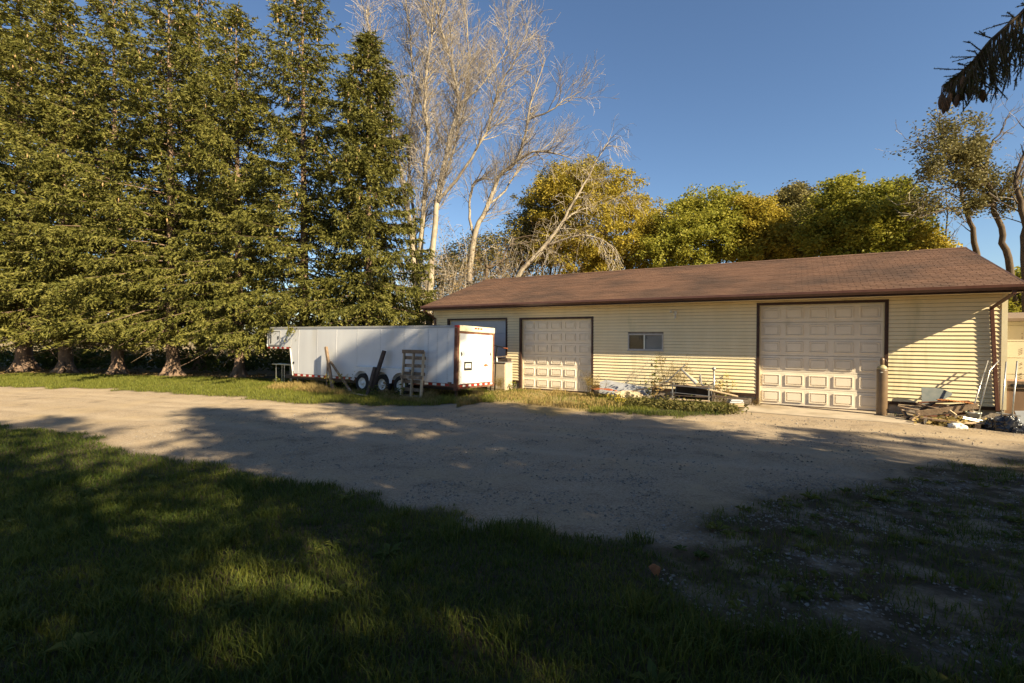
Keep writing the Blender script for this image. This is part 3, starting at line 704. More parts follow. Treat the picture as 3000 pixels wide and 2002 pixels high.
    for i in range(34):
        zz = rr.uniform(.9, z0+1.5); q = rr.uniform(0, 6.28); l = rr.uniform(.7, 2.2); p0 = Vector((0, 0, zz)); e = Vector((math.cos(q)*l, math.sin(q)*l, zz-rr.uniform(-.1, .5)))
        dd.tube([p0, (p0+e)/2+Vector((0, 0, .06)), e], [.02, .012, .004], 3, False)
        for _ in range(4):
            m_ = p0.lerp(e, rr.uniform(.3, 1)); dd.tube([m_, m_+Vector((rr.uniform(-.5, .5), rr.uniform(-.5, .5), rr.uniform(-.4, .1)))], [.007, .002], 3, False)
    # hanging cones near the top
    cn = MB()
    for i in range(130):
        j = rr.randrange(int(nb*.40), nb); q = Vector(at(np.array([j]), np.array([rr.uniform(.55, .95)]))[0]); q.z -= .05
        cn.tube([q, q-Vector((0, 0, .04)), q-Vector((0, 0, .12)), q-Vector((0, 0, .18))], [.008, .028, .026, .006], 5, True)
    return V, T, mb, dd, cn
PROTO = []
for (seed, H, Rm, z0, dens, bare) in ((11, 17.5, 3.6, 1.9, .95, .1), (23, 17.0, 3.6, 1.5, 1.0, .2), (37, 16.0, 3.3, 1.6, .95, .35), (41, 14.0, 2.7, 1.0, 1.3, 0.0), (47, 15.5, 2.9, 1.8, .46, .35)):
    V, T, mb, dd, cn = spruce_meshes(seed, H, Rm, z0, dens, bare)
    PROTO.append([H, V, T, mb, dd, cn, None])
def spruce(pi, loc, H, label, rz, group, wide=1.0, lean=(0, 0)):
    pr = PROTO[pi]; k = H/pr[0]
    e = wthing('spruce_tree', label, 'tree', loc, rz, group); e.scale = (k*wide, k*wide, k); e.rotation_euler = (lean[0], lean[1], rz)
    if pr[6] is None:
        pr[6] = [wbuild(pr[3], 'trunk', M_bark, e), tri_mesh('crown', pr[1], M_spruce, pr[2], parent=e), wbuild(pr[4], 'dead_branches', M_spruced, e, False), wbuild(pr[5], 'cones', M_conetan, e)]
        for q in pr[6][2:]: q['kind'] = 'stuff'
    else:
        for q in pr[6]: twin(q, e)
    return e
def top_h(ytop, y): return (978-ytop)/F*y+CAM_H
ROW = [  # px of trunk, depth, top px y, prototype, rz, widen, label
    (-330, 30.5, -160, 1, .3, 1.15, 'spruce farthest from the trailer in the row behind the grass strip'),
    (-90, 28.6, -130, 0, 1.3, 1.1, 'tall spruce with a bare pale trunk showing high in its crown'),
    (70, 27.4, -110, 2, 5.1, 1.2, 'tall dark spruce whose flared trunk stands at the end of the grass strip'),
    (192, 25.9, 0, 1, 2.2, 1.15, 'broad bushy spruce with a domed top, second trunk along the grass strip'),
    (345, 25.2, -35, 0, 4.0, 1.0, 'dense spruce with a narrow spire top between two bushier ones'),
    (505, 24.2, -40, 2, .8, 1.1, 'thinning spruce with an upright trunk showing through its upper crown'),
    (592, 28.5, -30, 2, 3.3, .95, 'spruce of the rear rank with a sparse ragged spire'),
    (700, 23.2, 35, 1, 5.6, .95, 'shorter spruce with hanging lower boughs beside the trailer nose'),
    (893, 22.6, -40, 0, 2.9, 1.05, 'tallest dark spruce rising behind the long white trailer'),
    (1082, 21.6, 105, 3, 1.9, 1.0, 'yellow green weeping spruce beside the bare pale trees')]
for px, y, yt, pi, rz, wd, lb in ROW:
    x = (px-1500)/F*y
    spruce(pi, (x, y, 0), top_h(yt, y), lb, rz, 'spruces in the row along the grass strip', wd)
# the spruces beside and behind the camera, whose shade falls across the yard
for i, (t, p, H, pi, rz) in enumerate(((13.8, 5.4, 14.5, 4, 2.), (18.5, 5.6, 15, 4, 4.4), (23.5, 6.3, 15, 4, 1.1), (29, 5.8, 16, 4, 3.1),
                                       (11.5, 3.2, 13, 4, .9), (12.6, 5.4, 18.2, 4, 5.0), (15.8, 4.6, 20.4, 4, 1.9), (19.2, 3.7, 22.4, 4, 2.5), (26, 2.4, 20, 4, 2.2), (33, 3.4, 19, 4, 4.0),
                                       (9.2, 1.3, 15, 1, 2.6), (13.4, 0.8, 17, 4, .4), (19.5, 0.4, 17, 1, 5.2), (25, -.6, 18, 4, 1.4),
                                       (5.4, -1.9, 13.5, 4, .6), (9.8, 4.4, 14, 2, 3.3), (5.6, 2.2, 12, 1, 1.0), (10.6, -2.2, 17, 4, 4.4), (6.5, -5.0, 13, 4, 1.7), (12, -3.6, 15, 1, 3.9), (18, -3.0, 17, 4, .2), (1.5, -9.0, 13, 0, 1.2), (8.5, -9.5, 15, 4, 2.8))):
    w = W(t, p); spruce(pi, (w.x, w.y, hgt(w.x, w.y)-.05), H, 'spruce of the shade grove behind the gravel drive', rz, 'spruces of the shade grove')

# near spruce at the edge of the drive with one long cone-hung bough reaching into view
V, T, mb, dd, cn = spruce_meshes(53, 15.0, 2.7, 4.2, .95, .2)
nw = W(9.3, 6.6)
NS = wthing('spruce_tree', 'near spruce with one long dark bough hung with cones', 'tree', (nw.x, nw.y, hgt(nw.x, nw.y)-.05))
wbuild(mb, 'trunk', M_bark, NS); tri_mesh('crown', V, M_spruce, T, parent=NS)
rg = np.random.default_rng(5); yb = 4.4
spine_px = [(3330, -330), (3080, -60), (2990, 40), (2900, 120), (2850, 180), (2800, 225), (2765, 250)]
SPN = [VD(x, y, yb+.15*math.sin(i*1.3)) for i, (x, y) in enumerate(spine_px)]
SPN = [Vector((8.0, 2.2, 6.2)), Vector((6.4, 3.6, 6.15))]+SPN[1:]
off = Vector(NS.location)
bw = MB(); bw.tube([v-off for v in SPN], [.04, .03, .017, .012, .010, .008, .006, .005], 6)
BO = wbuild(bw, 'bough', M_darkbark, NS)
Os, Ds, Ls = [], [], []; twg = MB()
def along(q):
    q = q*(len(SPN)-1); i = min(int(q), len(SPN)-2); return SPN[i].lerp(SPN[i+1], q-i)
rr = random.Random(8)
def needle_run(o_, d, ln):
    twg.tube([o_-off, o_+d*ln*.5-off, o_+d*ln-off], [.005, .004, .002], 4, False)
    k_ = max(3, int(ln/.012))
    for j in range(k_): Os.append(o_+d*ln*(j/k_)-off); Ds.append(d); Ls.append(.012)
for i in range(190):
    q = .16+.83*(i/189); o_ = along(q); big = 1-q
    ln = (.07+1.05*big**1.1)*rr.uniform(.55, 1.1); up = rr.random() < .14
    d = Vector((rr.uniform(-.25, .22), rr.uniform(-.35, .35), -1.0)) if not up else Vector((-.75, rr.uniform(-.6, .6), rr.uniform(-.35, .22)))
    d.normalize()
    if up: ln = min(ln*.5, .28)
    needle_run(o_, d, ln)
    for j in range(int(ln*9)):
        f = rr.uniform(.15, .95); d2 = (d*.9+Vector((rr.uniform(-.6, .6), rr.uniform(-.6, .6), rr.uniform(-.3, .1)))).normalized(); needle_run(o_+d*ln*f, d2, rr.uniform(.05, .16))
for j in range(320): Os.append(along(.15+.85*j/319)-off); Ds.append((along(min(1, .16+.85*j/319))-along(.1+.85*j/319)).normalized()); Ls.append(.012)
O, D = np.array(Os), np.array(Ds)
Vn, Tn = sprays(rg, O, D, np.array(Ls), 5, .0026, (.014, .021), 1.5)
tri_mesh('needles', Vn, M_spruce, Tn*.3, parent=BO); wbuild(twg, 'hanging_twigs', M_darkbark, BO)['kind'] = 'stuff'
prof = [(.004, 0), (.012, -.008), (.019, -.03), (.021, -.055), (.018, -.085), (.011, -.108), (.003, -.12)]
for px, py in ((2762, 275), (2757, 282), (2768, 296), (2778, 290), (2783, 272), (2797, 272), (2806, 276), (2815, 258), (2823, 222), (2842, 255), (2877, 262), (2770, 286)):
    v = VD(px, py, yb+rr.uniform(-.12, .12)); c = MB()
    tl = rr.uniform(-.15, .15); c.tube([v-off+Vector((tl*abs(z), 0, z)) for _, z in prof], [r for r, _ in prof], 10)
    c.tube([v-off+Vector((0, 0, .01)), v-off+Vector((.01, 0, .09))], .004, 4); wbuild(c, 'cone', M_cone, BO)

# ------------------------------------------------------------------ bare trees
def wander(rr, a, d, l, n, jit, lift):
    pts = [a]; d = d.normalized()
    for i in range(n):
        d = (d+Vector((rr.gauss(0, jit), rr.gauss(0, jit), rr.gauss(0, jit)+lift))).normalized(); pts.append(pts[-1]+d*(l/n))
    return pts
def sprout(rr, mbs, pts, r0, r1, depth, maxd, dens, lift, spread, lmul, droop=0.0):
    """side shoots along a limb, each a finer limb in turn; mbs = (limbs, twigs)"""
    tot = sum((b-a).length for a, b in zip(pts[:-1], pts[1:])); n = max(1, int(tot*dens[depth]))
    for i in range(n):
        q = (.15 if depth else .30)+(.85 if depth else .70)*(i+rr.random())/n; f = q*(len(pts)-1); k = min(int(f), len(pts)-2)
        o = pts[k].lerp(pts[k+1], f-k); d0 = (pts[k+1]-pts[k]).normalized(); rr_ = (r0+(r1-r0)*q)
        side = d0.cross(Vector((rr.gauss(0, 1), rr.gauss(0, 1), rr.gauss(0, 1)))).normalized()
        ang = rr.uniform(*spread); d = d0*math.cos(ang)+side*math.sin(ang); d.z += lift*.6-droop
        l = lmul[depth]*rr.uniform(.5, 1.15)*(1.15-.55*q)
        r = min(rr_*.6, (.026, .013, .009, .008)[depth])
        np_ = (5, 4, 3, 2)[depth]; sp = wander(rr, o, d, l, np_, .13, lift*.25-droop*.6)
        rads = [max(r*(1-.65*j/np_), .0055) for j in range(np_+1)]
        (mbs[0] if depth == 0 else mbs[1]).tube(sp, rads, 4 if depth == 0 else 3, False)
        if depth+1 < maxd: sprout(rr, mbs, sp, r, rads[-1], depth+1, maxd, dens, lift, spread, lmul, droop)
def smooth_line(pts, n=4):
    out = []
    for i in range(len(pts)-1):
        p0, p1, p2, p3 = pts[max(i-1, 0)], pts[i], pts[i+1], pts[min(i+2, len(pts)-1)]
        for j in range(n):
            t = j/n; out.append(.5*((2*p1)+(p2-p0)*t+(2*p0-5*p1+4*p2-p3)*t*t+(3*p1-p0-3*p2+p3)*t**3))
    return out+[pts[-1]]
TWV = []
def bare_tree(name, label, stems, seed, m, dens=(4.2, 5.0, 5.0, 3.0), lmul=(2.4, 1.15, .65, .3), maxd=3, lift=.22, spread=(.35, .95), droop=0.0, group=None, cat='tree', twm=None):
    """stems: list of (list of (px, py, depth), base radius, end radius)"""
    rr = random.Random(seed); f = stems[0][0][0]; b0 = VD(f[0], f[1], f[2]); b0.z = -.1
    e = wthing(name, label, cat, b0, 0, group); tr, tw = MB(), MB()
    for pts, ra, rb in stems:
        q = smooth_line([VD(*v)-b0 for v in pts]); n = len(q)
        q = [v+Vector((rr.gauss(0, .03), rr.gauss(0, .03), 0)) for v in q]
        tr.tube(q, [rb+(ra-rb)*(1-i/(n-1))**1.1 for i in range(n)], 8, False)
        sprout(rr, (tr, tw), q, ra, rb, 0, maxd, dens, lift, spread, lmul, droop)
    wbuild(tr, 'trunk', m, e); wbuild(tw, 'crown', twm or M_twig, e, False); TWV[:] = tw.v; return e
y = 23.4
bare_tree('bare_tree', 'tall leafless tree with many pale stems fanning up beside the spruces', [
    ([(1222, 1080, y), (1222, 900, y), (1207, 700, y), (1180, 540, y+.3), (1150, 400, y+.6), (1112, 220, y+.8), (1070, 30, y+1)], .19, .03),
    ([(1226, 1080, y), (1226, 850, y), (1238, 650, y-.3), (1252, 430, y-.5), (1246, 280, y-.8), (1262, 120, y-.8), (1275, -60, y-1)], .16, .03),
    ([(1230, 860, y), (1213, 640, y+.4), (1198, 460, y+.7), (1212, 260, y+1), (1200, 100, y+1.4), (1180, -60, y+1.5)], .09, .02)], 5, M_barepale)
y2 = 22.6
bare_tree('bare_tree', 'leaning leafless tree with a long limb reaching out over the garage roof', [
    ([(1256, 1080, y2), (1258, 880, y2), (1275, 660, y2), (1308, 450, y2+.3), (1342, 310, y2+.5), (1325, 200, y2+.4), (1283, 40, y2+.2), (1262, -70, y2)], .17, .025),
    ([(1283, 590, y2), (1335, 530, y2-.3), (1395, 440, y2-.7), (1432, 370, y2-.9), (1460, 260, y2-1), (1500, 190, y2-1.2), (1545, 90, y2-1.2)], .078, .016),
    ([(1270, 700, y2), (1292, 560, y2+.6), (1335, 420, y2+1), (1368, 270, y2+1.5), (1372, 110, y2+1.5), (1350, -60, y2+1.6)], .07, .016),
    ([(1345, 310, y2+.5), (1395, 265, y2+.9), (1430, 225, y2+1.2), (1490, 130, y2+1.5), (1485, 20, y2+1.5)], .05, .014)], 9, M_barepale)
y3 = 27.5
bare_tree('bare_tree', 'leafless tree forking low behind the end of the garage roof', [
    ([(1372, 1060, y3), (1376, 830, y3), (1388, 700, y3), (1425, 610, y3), (1462, 520, y3), (1508, 478, y3-.3), (1540, 390, y3-.6), (1555, 310, y3-.6), (1600, 170, y3-.8)], .20, .02),
    ([(1390, 700, y3), (1374, 620, y3+.4), (1382, 555, y3+.5), (1402, 526, y3+.4), (1440, 526, y3)], .085, .03),
    ([(1512, 472, y3-.3), (1565, 445, y3-.8), (1625, 450, y3-1.2), (1690, 470, y3-1.4)], .08, .012),
    ([(1548, 350, y3-.6), (1610, 325, y3-1), (1660, 290, y3-1.2), (1715, 262, y3-1.5)], .06, .01),
    ([(1430, 600, y3), (1480, 560, y3+.6), (1530, 480, y3+1.1), (1590, 440, y3+1.3), (1640, 390, y3+1.5)], .07, .01)], 14, M_barepale, dens=(3.4, 4.6, 4.6, 3.))
y4 = 29.0
bare_tree('bare_tree', 'half fallen leafless tree with drooping dead boughs above the roof ridge', [
    ([(1470, 1060, y4), (1510, 830, y4), (1560, 760, y4), (1620, 690, y4), (1665, 620, y4), (1710, 540, y4), (1760, 450, y4), (1790, 400, y4)], .18, .015),
    ([(1600, 720, y4), (1660, 700, y4-.5), (1720, 690, y4-1), (1790, 720, y4-1.3), (1830, 790, y4-1.4)], .08, .01),
    ([(1640, 660, y4), (1690, 620, y4+.5), (1760, 600, y4+1), (1850, 560, y4+1)], .06, .01)], 21, M_barepale, dens=(2.6, 3.4, 3., 2.), droop=.22, lift=.05)
bare_tree('bare_tree', 'dark arching dead limb tree at the end of the roof ridge', [
    ([(1420, 1060, 26.5), (1424, 800, 26.5), (1432, 785, 26.5), (1466, 768, 26.5), (1488, 725, 26.5), (1510, 700, 26.5), (1560, 690, 26.3)], .10, .03)], 22, M_darkbark, dens=(1.2, 3., 3., 2.), droop=.15, lift=.05)
# twiggy thicket between and behind the bare trees: each shrub its own
def thicket(loc, h, seed, label, n=34):
    rr = random.Random(seed); e = wthing('bare_shrub', label, 'shrub', loc, 0, 'leafless shrubs behind the garage end'); st, tw = MB(), MB()
    for i in range(n):
        a = rr.uniform(0, 6.28); r = rr.uniform(.1, .9); d = Vector((math.cos(a)*.45, math.sin(a)*.45, 1)); l = h*rr.uniform(.6, 1.05)
        q = wander(rr, Vector((math.cos(a)*r, math.sin(a)*r, -.1)), d, l, 6, .14, .03)
        st.tube(q, [.035*(1-.8*j/6) for j in range(7)], 4, False)
        sprout(rr, (st, tw), q, .03, .006, 1, 4, (1, 3.0, 3.2, 2.5), .05, (.4, 1.2), (1, 1.1, .55, .3), .08)
    wbuild(st, 'stems', M_twig, e); wbuild(tw, 'twigs', M_brown if seed % 2 else M_twig, e, False)
    rg = np.random.default_rng(seed); pv = np.array([tuple(v) for v in tw.v]); pv = pv[rg.integers(0, len(pv), 7000)]
    pv = pv[rg.random(7000) > pv[:, 2]/h*.75]
    leafs(pv+rg.normal(size=pv.shape)*.06, rg, .05, M_brown, e, 'leaves')
def leafs(C, rg, size, m, parent, name='crown', flat=.5, tmean=.35):
    n = len(C); a = norm(rg.normal(size=(n, 3))*np.array([1, 1, flat])); b = norm(np.cross(a, rg.normal(size=(n, 3))))
    s = size*rg.uniform(.6, 1.35, (n, 1)); a, b = a*s, b*s*.62
    V = np.stack([C-a, C+b*.9, C+a, C-b*.9], 1).reshape(-1, 3)
    return tri_mesh(name, V, m, np.repeat(np.clip(rg.normal(tmean, .25, n), 0, 1), 4), True, parent)
for i, (px, y, h, lb) in enumerate(((1300, 27, 8.0, 'leafless shrub tangle between the pale bare trunks'), (1345, 29, 9.0, 'taller leafless shrub just past the pale bare trunks'), (1440, 30, 9.2, 'brown leafless thicket behind the end of the roof ridge'), (1530, 31, 9.0, 'leafless thicket below the half fallen tree'), (1265, 25.5, 6.2, 'low leafless brush behind the downspout corner of the garage'), (1620, 33, 8.2, 'leafless thicket against the yellow leaved tree'))):
    thicket(((px-1500)/F*y, y, 0), h, 60+i, lb)

# ------------------------------------------------------------------ leafy trees beyond the garage
def leafy(label, px, y, tops, m, seed, n=26000, lsize=.078, m2=None, group='leafy trees beyond the garage', spread=1.0, trunkm=None):
    """tops: list of (px, py, radius m, dy) clump centres in the crown"""
    rg = np.random.default_rng(seed); rr = random.Random(seed)
    b0 = Vector(((px-1500)/F*y, y, -.1)); e = wthing('leafy_tree', label, 'tree', b0, 0, group); tr = MB()
    base = Vector((0, 0, 0)); cs = []; tot = sum(t[2]**2 for t in tops); CC = []
    fork = Vector((rr.uniform(-.3, .3), rr.uniform(-.3, .3), 2.4))
    tr.tube([base, Vector((0, 0, 1.2)), fork], [.24, .18, .15], 8, False)
    for (cx, cy, r, dy) in tops:
        c = VD(cx, cy, y+dy)-b0
        mid = fork.lerp(c, .5)+Vector((rr.uniform(-.5, .5), rr.uniform(-.5, .5), .5))
        ln = smooth_line([fork, mid, c], 4); tr.tube(ln, [.11*(1-.85*i/(len(ln)-1)) for i in range(len(ln))], 5, False)
        # sub-clumps: sprays hanging off the clump's surface, light gaps between them
        ns = max(14, int(40*r)); dirs = norm(rg.normal(size=(ns, 3))+np.array([0, -.15, .25]))
        sub = np.array(c)+dirs*r*rg.uniform(.45, 1.1, (ns, 1))*np.array([1, 1, .9])
        for sdir in sub[:max(4, ns//3)]: tr.tube([c, c.lerp(Vector(sdir), .6)+Vector((0, 0, .1)), Vector(sdir)], [.025, .015, .005], 3, False)
        k = int(1.55*n*r*r/tot/ns)+1
        q = sub[:, None]+norm(rg.normal(size=(ns, k, 3)))*rg.random((ns, k, 1))**.45*np.array([.50, .50, .34])*rg.uniform(.6, 1.35, (ns, 1, 1))*spread
        q[..., 2] -= rg.random((ns, k))**2*.25
        CC.append(q.reshape(-1, 3))
    wbuild(tr, 'trunk', trunkm or M_darkbark, e); leafs(np.concatenate(CC), rg, lsize, m, e); return e
leafy('yellowing leafy tree rounded and densest behind the half fallen tree', 1740, 33, [(1640, 600, 2.4, 0), (1600, 700, 2.2, .5), (1700, 560, 2.2, -.5), (1780, 590, 2.4, 0), (1850, 640, 2.3, .5), (1760, 690, 2.8, -1.5), (1660, 760, 2.6, -1), (1860, 730, 2.6, -1), (1940, 690, 2.0, 0), (1780, 790, 2.6, -1.5), (1690, 530, 1.4, .5), (1920, 770, 2.2, -1)], M_leafy, 71, 52000)
leafy('olive green leafy tree between the dead boughs and the yellow tree', 1600, 36, [(1600, 590, 2.2, 0), (1650, 540, 1.8, 0), (1570, 660, 2.0, 0), (1560, 740, 2.2, 0), (1640, 700, 2.4, 0), (1740, 520, 1.6, 1)], M_leafo, 72, 24000)
leafy('low olive brush tree filling the gap between the bare trunks', 1420, 34, [(1310, 790, 1.5, 0), (1370, 750, 1.7, 0), (1440, 740, 1.7, 0), (1500, 710, 1.6, 0), (1545, 740, 1.7, -.5), (1270, 830, 1.5, -.5), (1460, 800, 1.9, -1), (1340, 830, 1.9, -1), (1560, 650, 1.3, 0)], M_leafo, 78, 15000, spread=1.3)
leafy('low yellow green leafy tree in the middle of the line behind the roof', 2060, 30, [(1990, 660, 1.7, 0), (2060, 630, 1.8, 0), (2130, 620, 1.7, 0), (2030, 720, 2.0, -1), (2110, 710, 2.0, -1), (2190, 660, 1.6, 0), (2020, 600, .7, 0), (2130, 590, .6, 0), (2180, 730, 1.8, -1), (1960, 740, 1.8, -1)], M_leafg, 73, 36000)
leafy('small golden leafy tree beside the brownish one behind the roof', 2235, 28.5, [(2220, 640, 1.4, 0), (2260, 690, 1.5, -.6), (2190, 600, .7, 0), (2240, 740, 1.5, -.6), (2190, 700, 1.5, 0)], M_leafy, 74, 18000)
leafy('brownish green leafy tree with a rounded top behind the roof', 2325, 29, [(2320, 610, 1.5, 0), (2290, 660, 1.4, 0), (2360, 660, 1.4, 0), (2320, 710, 1.6, -.5), (2370, 730, 1.3, 0), (2280, 730, 1.3, 0), (2330, 580, .9, 0)], M_leafo, 75, 22000)
leafy('bright green leafy tree with upright sprays behind the garage ridge', 2545, 25, [(2440, 620, 1.5, 0), (2470, 570, 1.1, 0), (2560, 580, .9, .3), (2620, 590, 1.2, 0), (2650, 640, 1.2, 0), (2520, 650, 1.7, -.5), (2590, 680, 1.7, -.5), (2450, 700, 1.7, -.3), (2530, 720, 1.6, -.8), (2650, 710, 1.3, 0), (2470, 545, .45, 0), (2640, 555, .5, 0), (2400, 690, 1.1, 0)], M_leafg, 76, 40000, lsize=.078)
leafy('small yellow leafy sapling at the foot of the twisted bare limbed tree', 2700, 24, [(2690, 720, .9, 0), (2730, 740, .8, 0), (2660, 740, .8, 0)], M_leafy, 77, 7000)
y5 = 21.5
rt = bare_tree('half_leafy_tree', 'twisted dark tree with sparse greyish leaves, rising past the end of the roof', [
    ([(2985, 1000, y5), (2960, 790, y5), (2938, 690, y5), (2912, 600, y5), (2878, 510, y5-.3), (2835, 470, y5-.5), (2770, 440, y5-.8), (2758, 390, y5-.8), (2752, 335, y5-.8)], .15, .015),
    ([(2840, 470, y5-.5), (2775, 482, y5-.9), (2690, 505, y5-1.2)], .05, .01), ([(2775, 440, y5-.8), (2720, 440, y5-1), (2655, 405, y5-1.1)], .04, .008), ([(2890, 540, y5-.2), (2830, 545, y5-.6), (2740, 560, y5-.9), (2690, 590, y5-1)], .05, .01),
    ([(2915, 600, y5), (2860, 606, y5-.4), (2780, 612, y5-.8), (2690, 640, y5-1)], .07, .012),
    ([(2915, 590, y5), (2955, 540, y5+.3), (3010, 510, y5+.4), (3080, 470, y5+.4)], .09, .03),
    ([(2880, 520, y5-.3), (2900, 440, y5), (2935, 380, y5+.2), (2960, 330, y5+.2)], .06, .01),
    ([(2850, 480, y5-.4), (2860, 420, y5-.4), (2895, 350, y5-.4)], .05, .01)], 31, M_darkbark, dens=(2.2, 3., 3., 2.), lmul=(1.5, .8, .45, .25), lift=.12)
rg = np.random.default_rng(32); b0 = rt.location; CC = []; twp = np.array([tuple(v) for v in TWV])
for (cx, cy, r) in ((2790, 400, .8), (2840, 400, .7), (2700, 460, .9), (2740, 470, .9), (2690, 510, .8), (2800, 480, .9), (2860, 500, .8), (2790, 540, .9), (2900, 470, .8), (2920, 440, .6), (2850, 560, .8), (2960, 580, .8), (2730, 580, .6), (2970, 640, .8), (2880, 640, .7)):
    c = np.array(VD(cx, cy, y5-.4)-b0); dd_ = np.linalg.norm((twp-c)*np.array([1, .6, 1.2]), axis=1); near = twp[dd_ < r*1.9]; k = int(1300*r)
    if len(near): CC.append(near[rg.integers(0, len(near), k)]+rg.normal(size=(k, 3))*.17)
leafs(np.concatenate(CC), rg, .062, M_leafo, rt, 'leaves')
bare_tree('half_leafy_tree', 'slimmer dark tree with thin twigs beside the twisted one', [
    ([(2870, 1000, 23.5), (2862, 745, 23.5), (2842, 650, 23.5), (2815, 560, 23.5), (2800, 480, 23.6), (2790, 420, 23.6)], .15, .02),
    ([(2780, 900, 24), (2774, 720, 24), (2770, 560, 24)], .06, .015)], 33, M_darkbark, dens=(2.4, 3., 3., 2.), lmul=(1.6, .85, .45, .25), lift=.1)
bare_tree('half_leafy_tree', 'dark bare trunk standing past the end of the garage beside the shed', [
    ([(3005, 1000, 20), (3003, 760, 20), (3000, 640, 20), (2975, 540, 20), (3010, 430, 20.2), (3040, 330, 20.4)], .16, .03)], 34, M_darkbark, dens=(2.0, 3., 3., 2.), lmul=(1.6, .85, .45, .25), lift=.1)
leafy('dark green bush filling the gap between the garage corner and the shed', 3010, 22, [(2985, 860, 1.0, 0), (3040, 840, 1.2, 0), (2970, 920, 1.0, 0), (3040, 930, 1.2, 0), (2920, 940, 1.0, 0)], M_leafg, 79, 14000, group=None)
# undergrowth in the gloom behind the spruce row
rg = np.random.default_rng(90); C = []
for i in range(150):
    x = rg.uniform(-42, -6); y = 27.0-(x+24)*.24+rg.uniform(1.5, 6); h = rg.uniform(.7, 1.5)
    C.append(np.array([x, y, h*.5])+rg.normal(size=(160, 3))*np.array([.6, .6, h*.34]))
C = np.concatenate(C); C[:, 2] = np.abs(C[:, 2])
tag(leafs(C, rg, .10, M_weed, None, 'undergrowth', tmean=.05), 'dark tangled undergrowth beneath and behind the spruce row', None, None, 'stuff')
rg = np.random.default_rng(91); n = 9000; x = rg.uniform(-40, -5, n); y = 26.0-(x+24)*.25+rg.normal(0, 1.0, n)
tag(leafs(np.stack([x, y, np.full(n, -.01)], -1), rg, .06, M_brown, None, 'needle_litter', flat=.1), 'brown needle and leaf litter under the spruces', None, None, 'stuff')

# ------------------------------------------------------------------ things around the trailer
def plank(name, a, b, w, h, m, label=None, cat=None, parent=None, group=None, up=(0, 0, 1), bevel=.004):
    base = Vector(a).lerp(Vector(b), .5); base.z = min(a[2], b[2])
    return MB().bar(a, b, w, h, up).build(name, m, parent, label=label, cat=cat, group=group, base=tuple(base), bevel=bevel)
def on_g(px, py, p, dz=0.0):
    t, z = P(px, py, p); return (t, p, gz(t, p)+dz)
# propped post with brace
a = V3(955, 1017, 12.02); b_ = on_g(976, 1130, 11.75, -.03)
PR = thing('timber_prop', 'weathered timber post with a slanting brace leaning on the trailer side', 'timber', b_)
MB().bar(a, b_, .10, .09, (0, 1, 0)).build('post', M_wood, PR, bevel=.006)
MB().bar(V3(968, 1060, 11.90), on_g(1034, 1126, 11.55, -.02), .07, .06, (0, 1, 0)).build('brace', M_wood, PR, bevel=.005)
MB().bar(V3(959, 1056, 11.95), on_g(956, 1130, 11.9, -.03), .035, .035, (0, 1, 0)).build('strut', M_wood, PR)
# dark beams crossing before the wheels
plank('timber_beam', V3(1126, 1028, 12.04), on_g(1082, 1140, 11.55, -.02), .13, .09, M_wooddark, 'thick dark timber beam leaning on the trailer above its wheels', 'timber', up=(0, 1, 0), bevel=.008)
plank('timber_offcut', V3(1098, 1076, 11.78), on_g(1074, 1142, 11.4, -.02), .12, .06, M_wooddark, 'shorter dark board leaning against the thick timber beam', 'timber', up=(0, 1, 0))
plank('fallen_board', on_g(1030, 1147, 11.45, .05), on_g(1072, 1144, 11.25, .06), .12, .03, M_woodpale, 'pale board lying in the weeds before the timber beam', 'board')
# pallet on end
pb = on_g(1206, 1146, 11.68)
PA = thing('wooden_pallet', 'grey brown wooden pallet stood on end against the trailer side', 'pallet', pb)
def pal(u, v, d=0.0):                              # u across, v up the pallet, d outwards
    lo = Vector(on_g(1206, 1146, 11.68)); hi = Vector(V3(1216, 1026, 12.02)); ax = (hi-lo); n_ = Vector((0, -ax.z, ax.y)).normalized()*-1
    ac = Vector((1, -.02, .0)); return tuple(lo+ax*v+ac*u+n_*(-d))
nrm_o = Vector((0, -1, .2))
for u in (-.42, 0.0, .42): MB().bar(pal(u, -.02, .045), pal(u, .97, .045), .04, .09, (0, 1, 0)).build('stringer', M_woodpale, PA)
for v in (.955, .44): MB().bar(pal(-.47, v, .10), pal(.47, v, .10), .022, .12 if v > .9 else .11, (0, 0, 1)).build('deck_board', M_wood, PA)
for v in (.06, .20, .36, .52, .68, .84): MB().bar(pal(-.47, v, -.012), pal(.47, v, -.012), .02, .11, (0, 0, 1)).build('bottom_board', M_wood, PA)
# cabinet, bar frame, bottle and coil between trailer and wall
ct0, cz1 = P(1443, 1063, 15.0); ct1, _ = P(1481, 1063, 15.0)
CB = thing('metal_cabinet', 'beige rust stained metal cabinet standing between the trailer and the wall', 'cabinet', ((ct0+ct1)/2, 15.25, 0))
MB().box((ct0-.25, 15.0, -.03), (ct1, 15.5, cz1)).build('cabinet_body', M_cab, CB, bevel=.012)
MB().box((ct0-.22, 14.985, .08), (ct1-.03, 15.01, cz1-.05)).build('cabinet_door', M_cab, CB, bevel=.006)
MB().box((ct0-.28, 14.97, cz1), (ct1+.02, 15.53, cz1+.03)).build('cabinet_top', M_rail, CB, bevel=.006)
t_, z_ = P(1455, 1060, 15.12)
q = MB(); q.lathe([(.035, 0), (.04, .01), (.04, .10), (.015, .15), (.015, .19)], (t_, 15.12, cz1+.03), 12); q.build('spray_bottle', M_tape, None, smooth=True, base=(t_, 15.12, cz1+.03), label='small white bottle standing on the beige cabinet', cat='bottle')
q = MB(); zt_ = P(1460, 1044, 15.2)[1]
for i, (dx, w) in enumerate(((0, .10), (.18, .14), (.34, .10))): q.box((ct0+dx, 15.12, cz1+.03), (ct0+dx+w, 15.35, cz1+.03+.16+.03*(i % 2)))
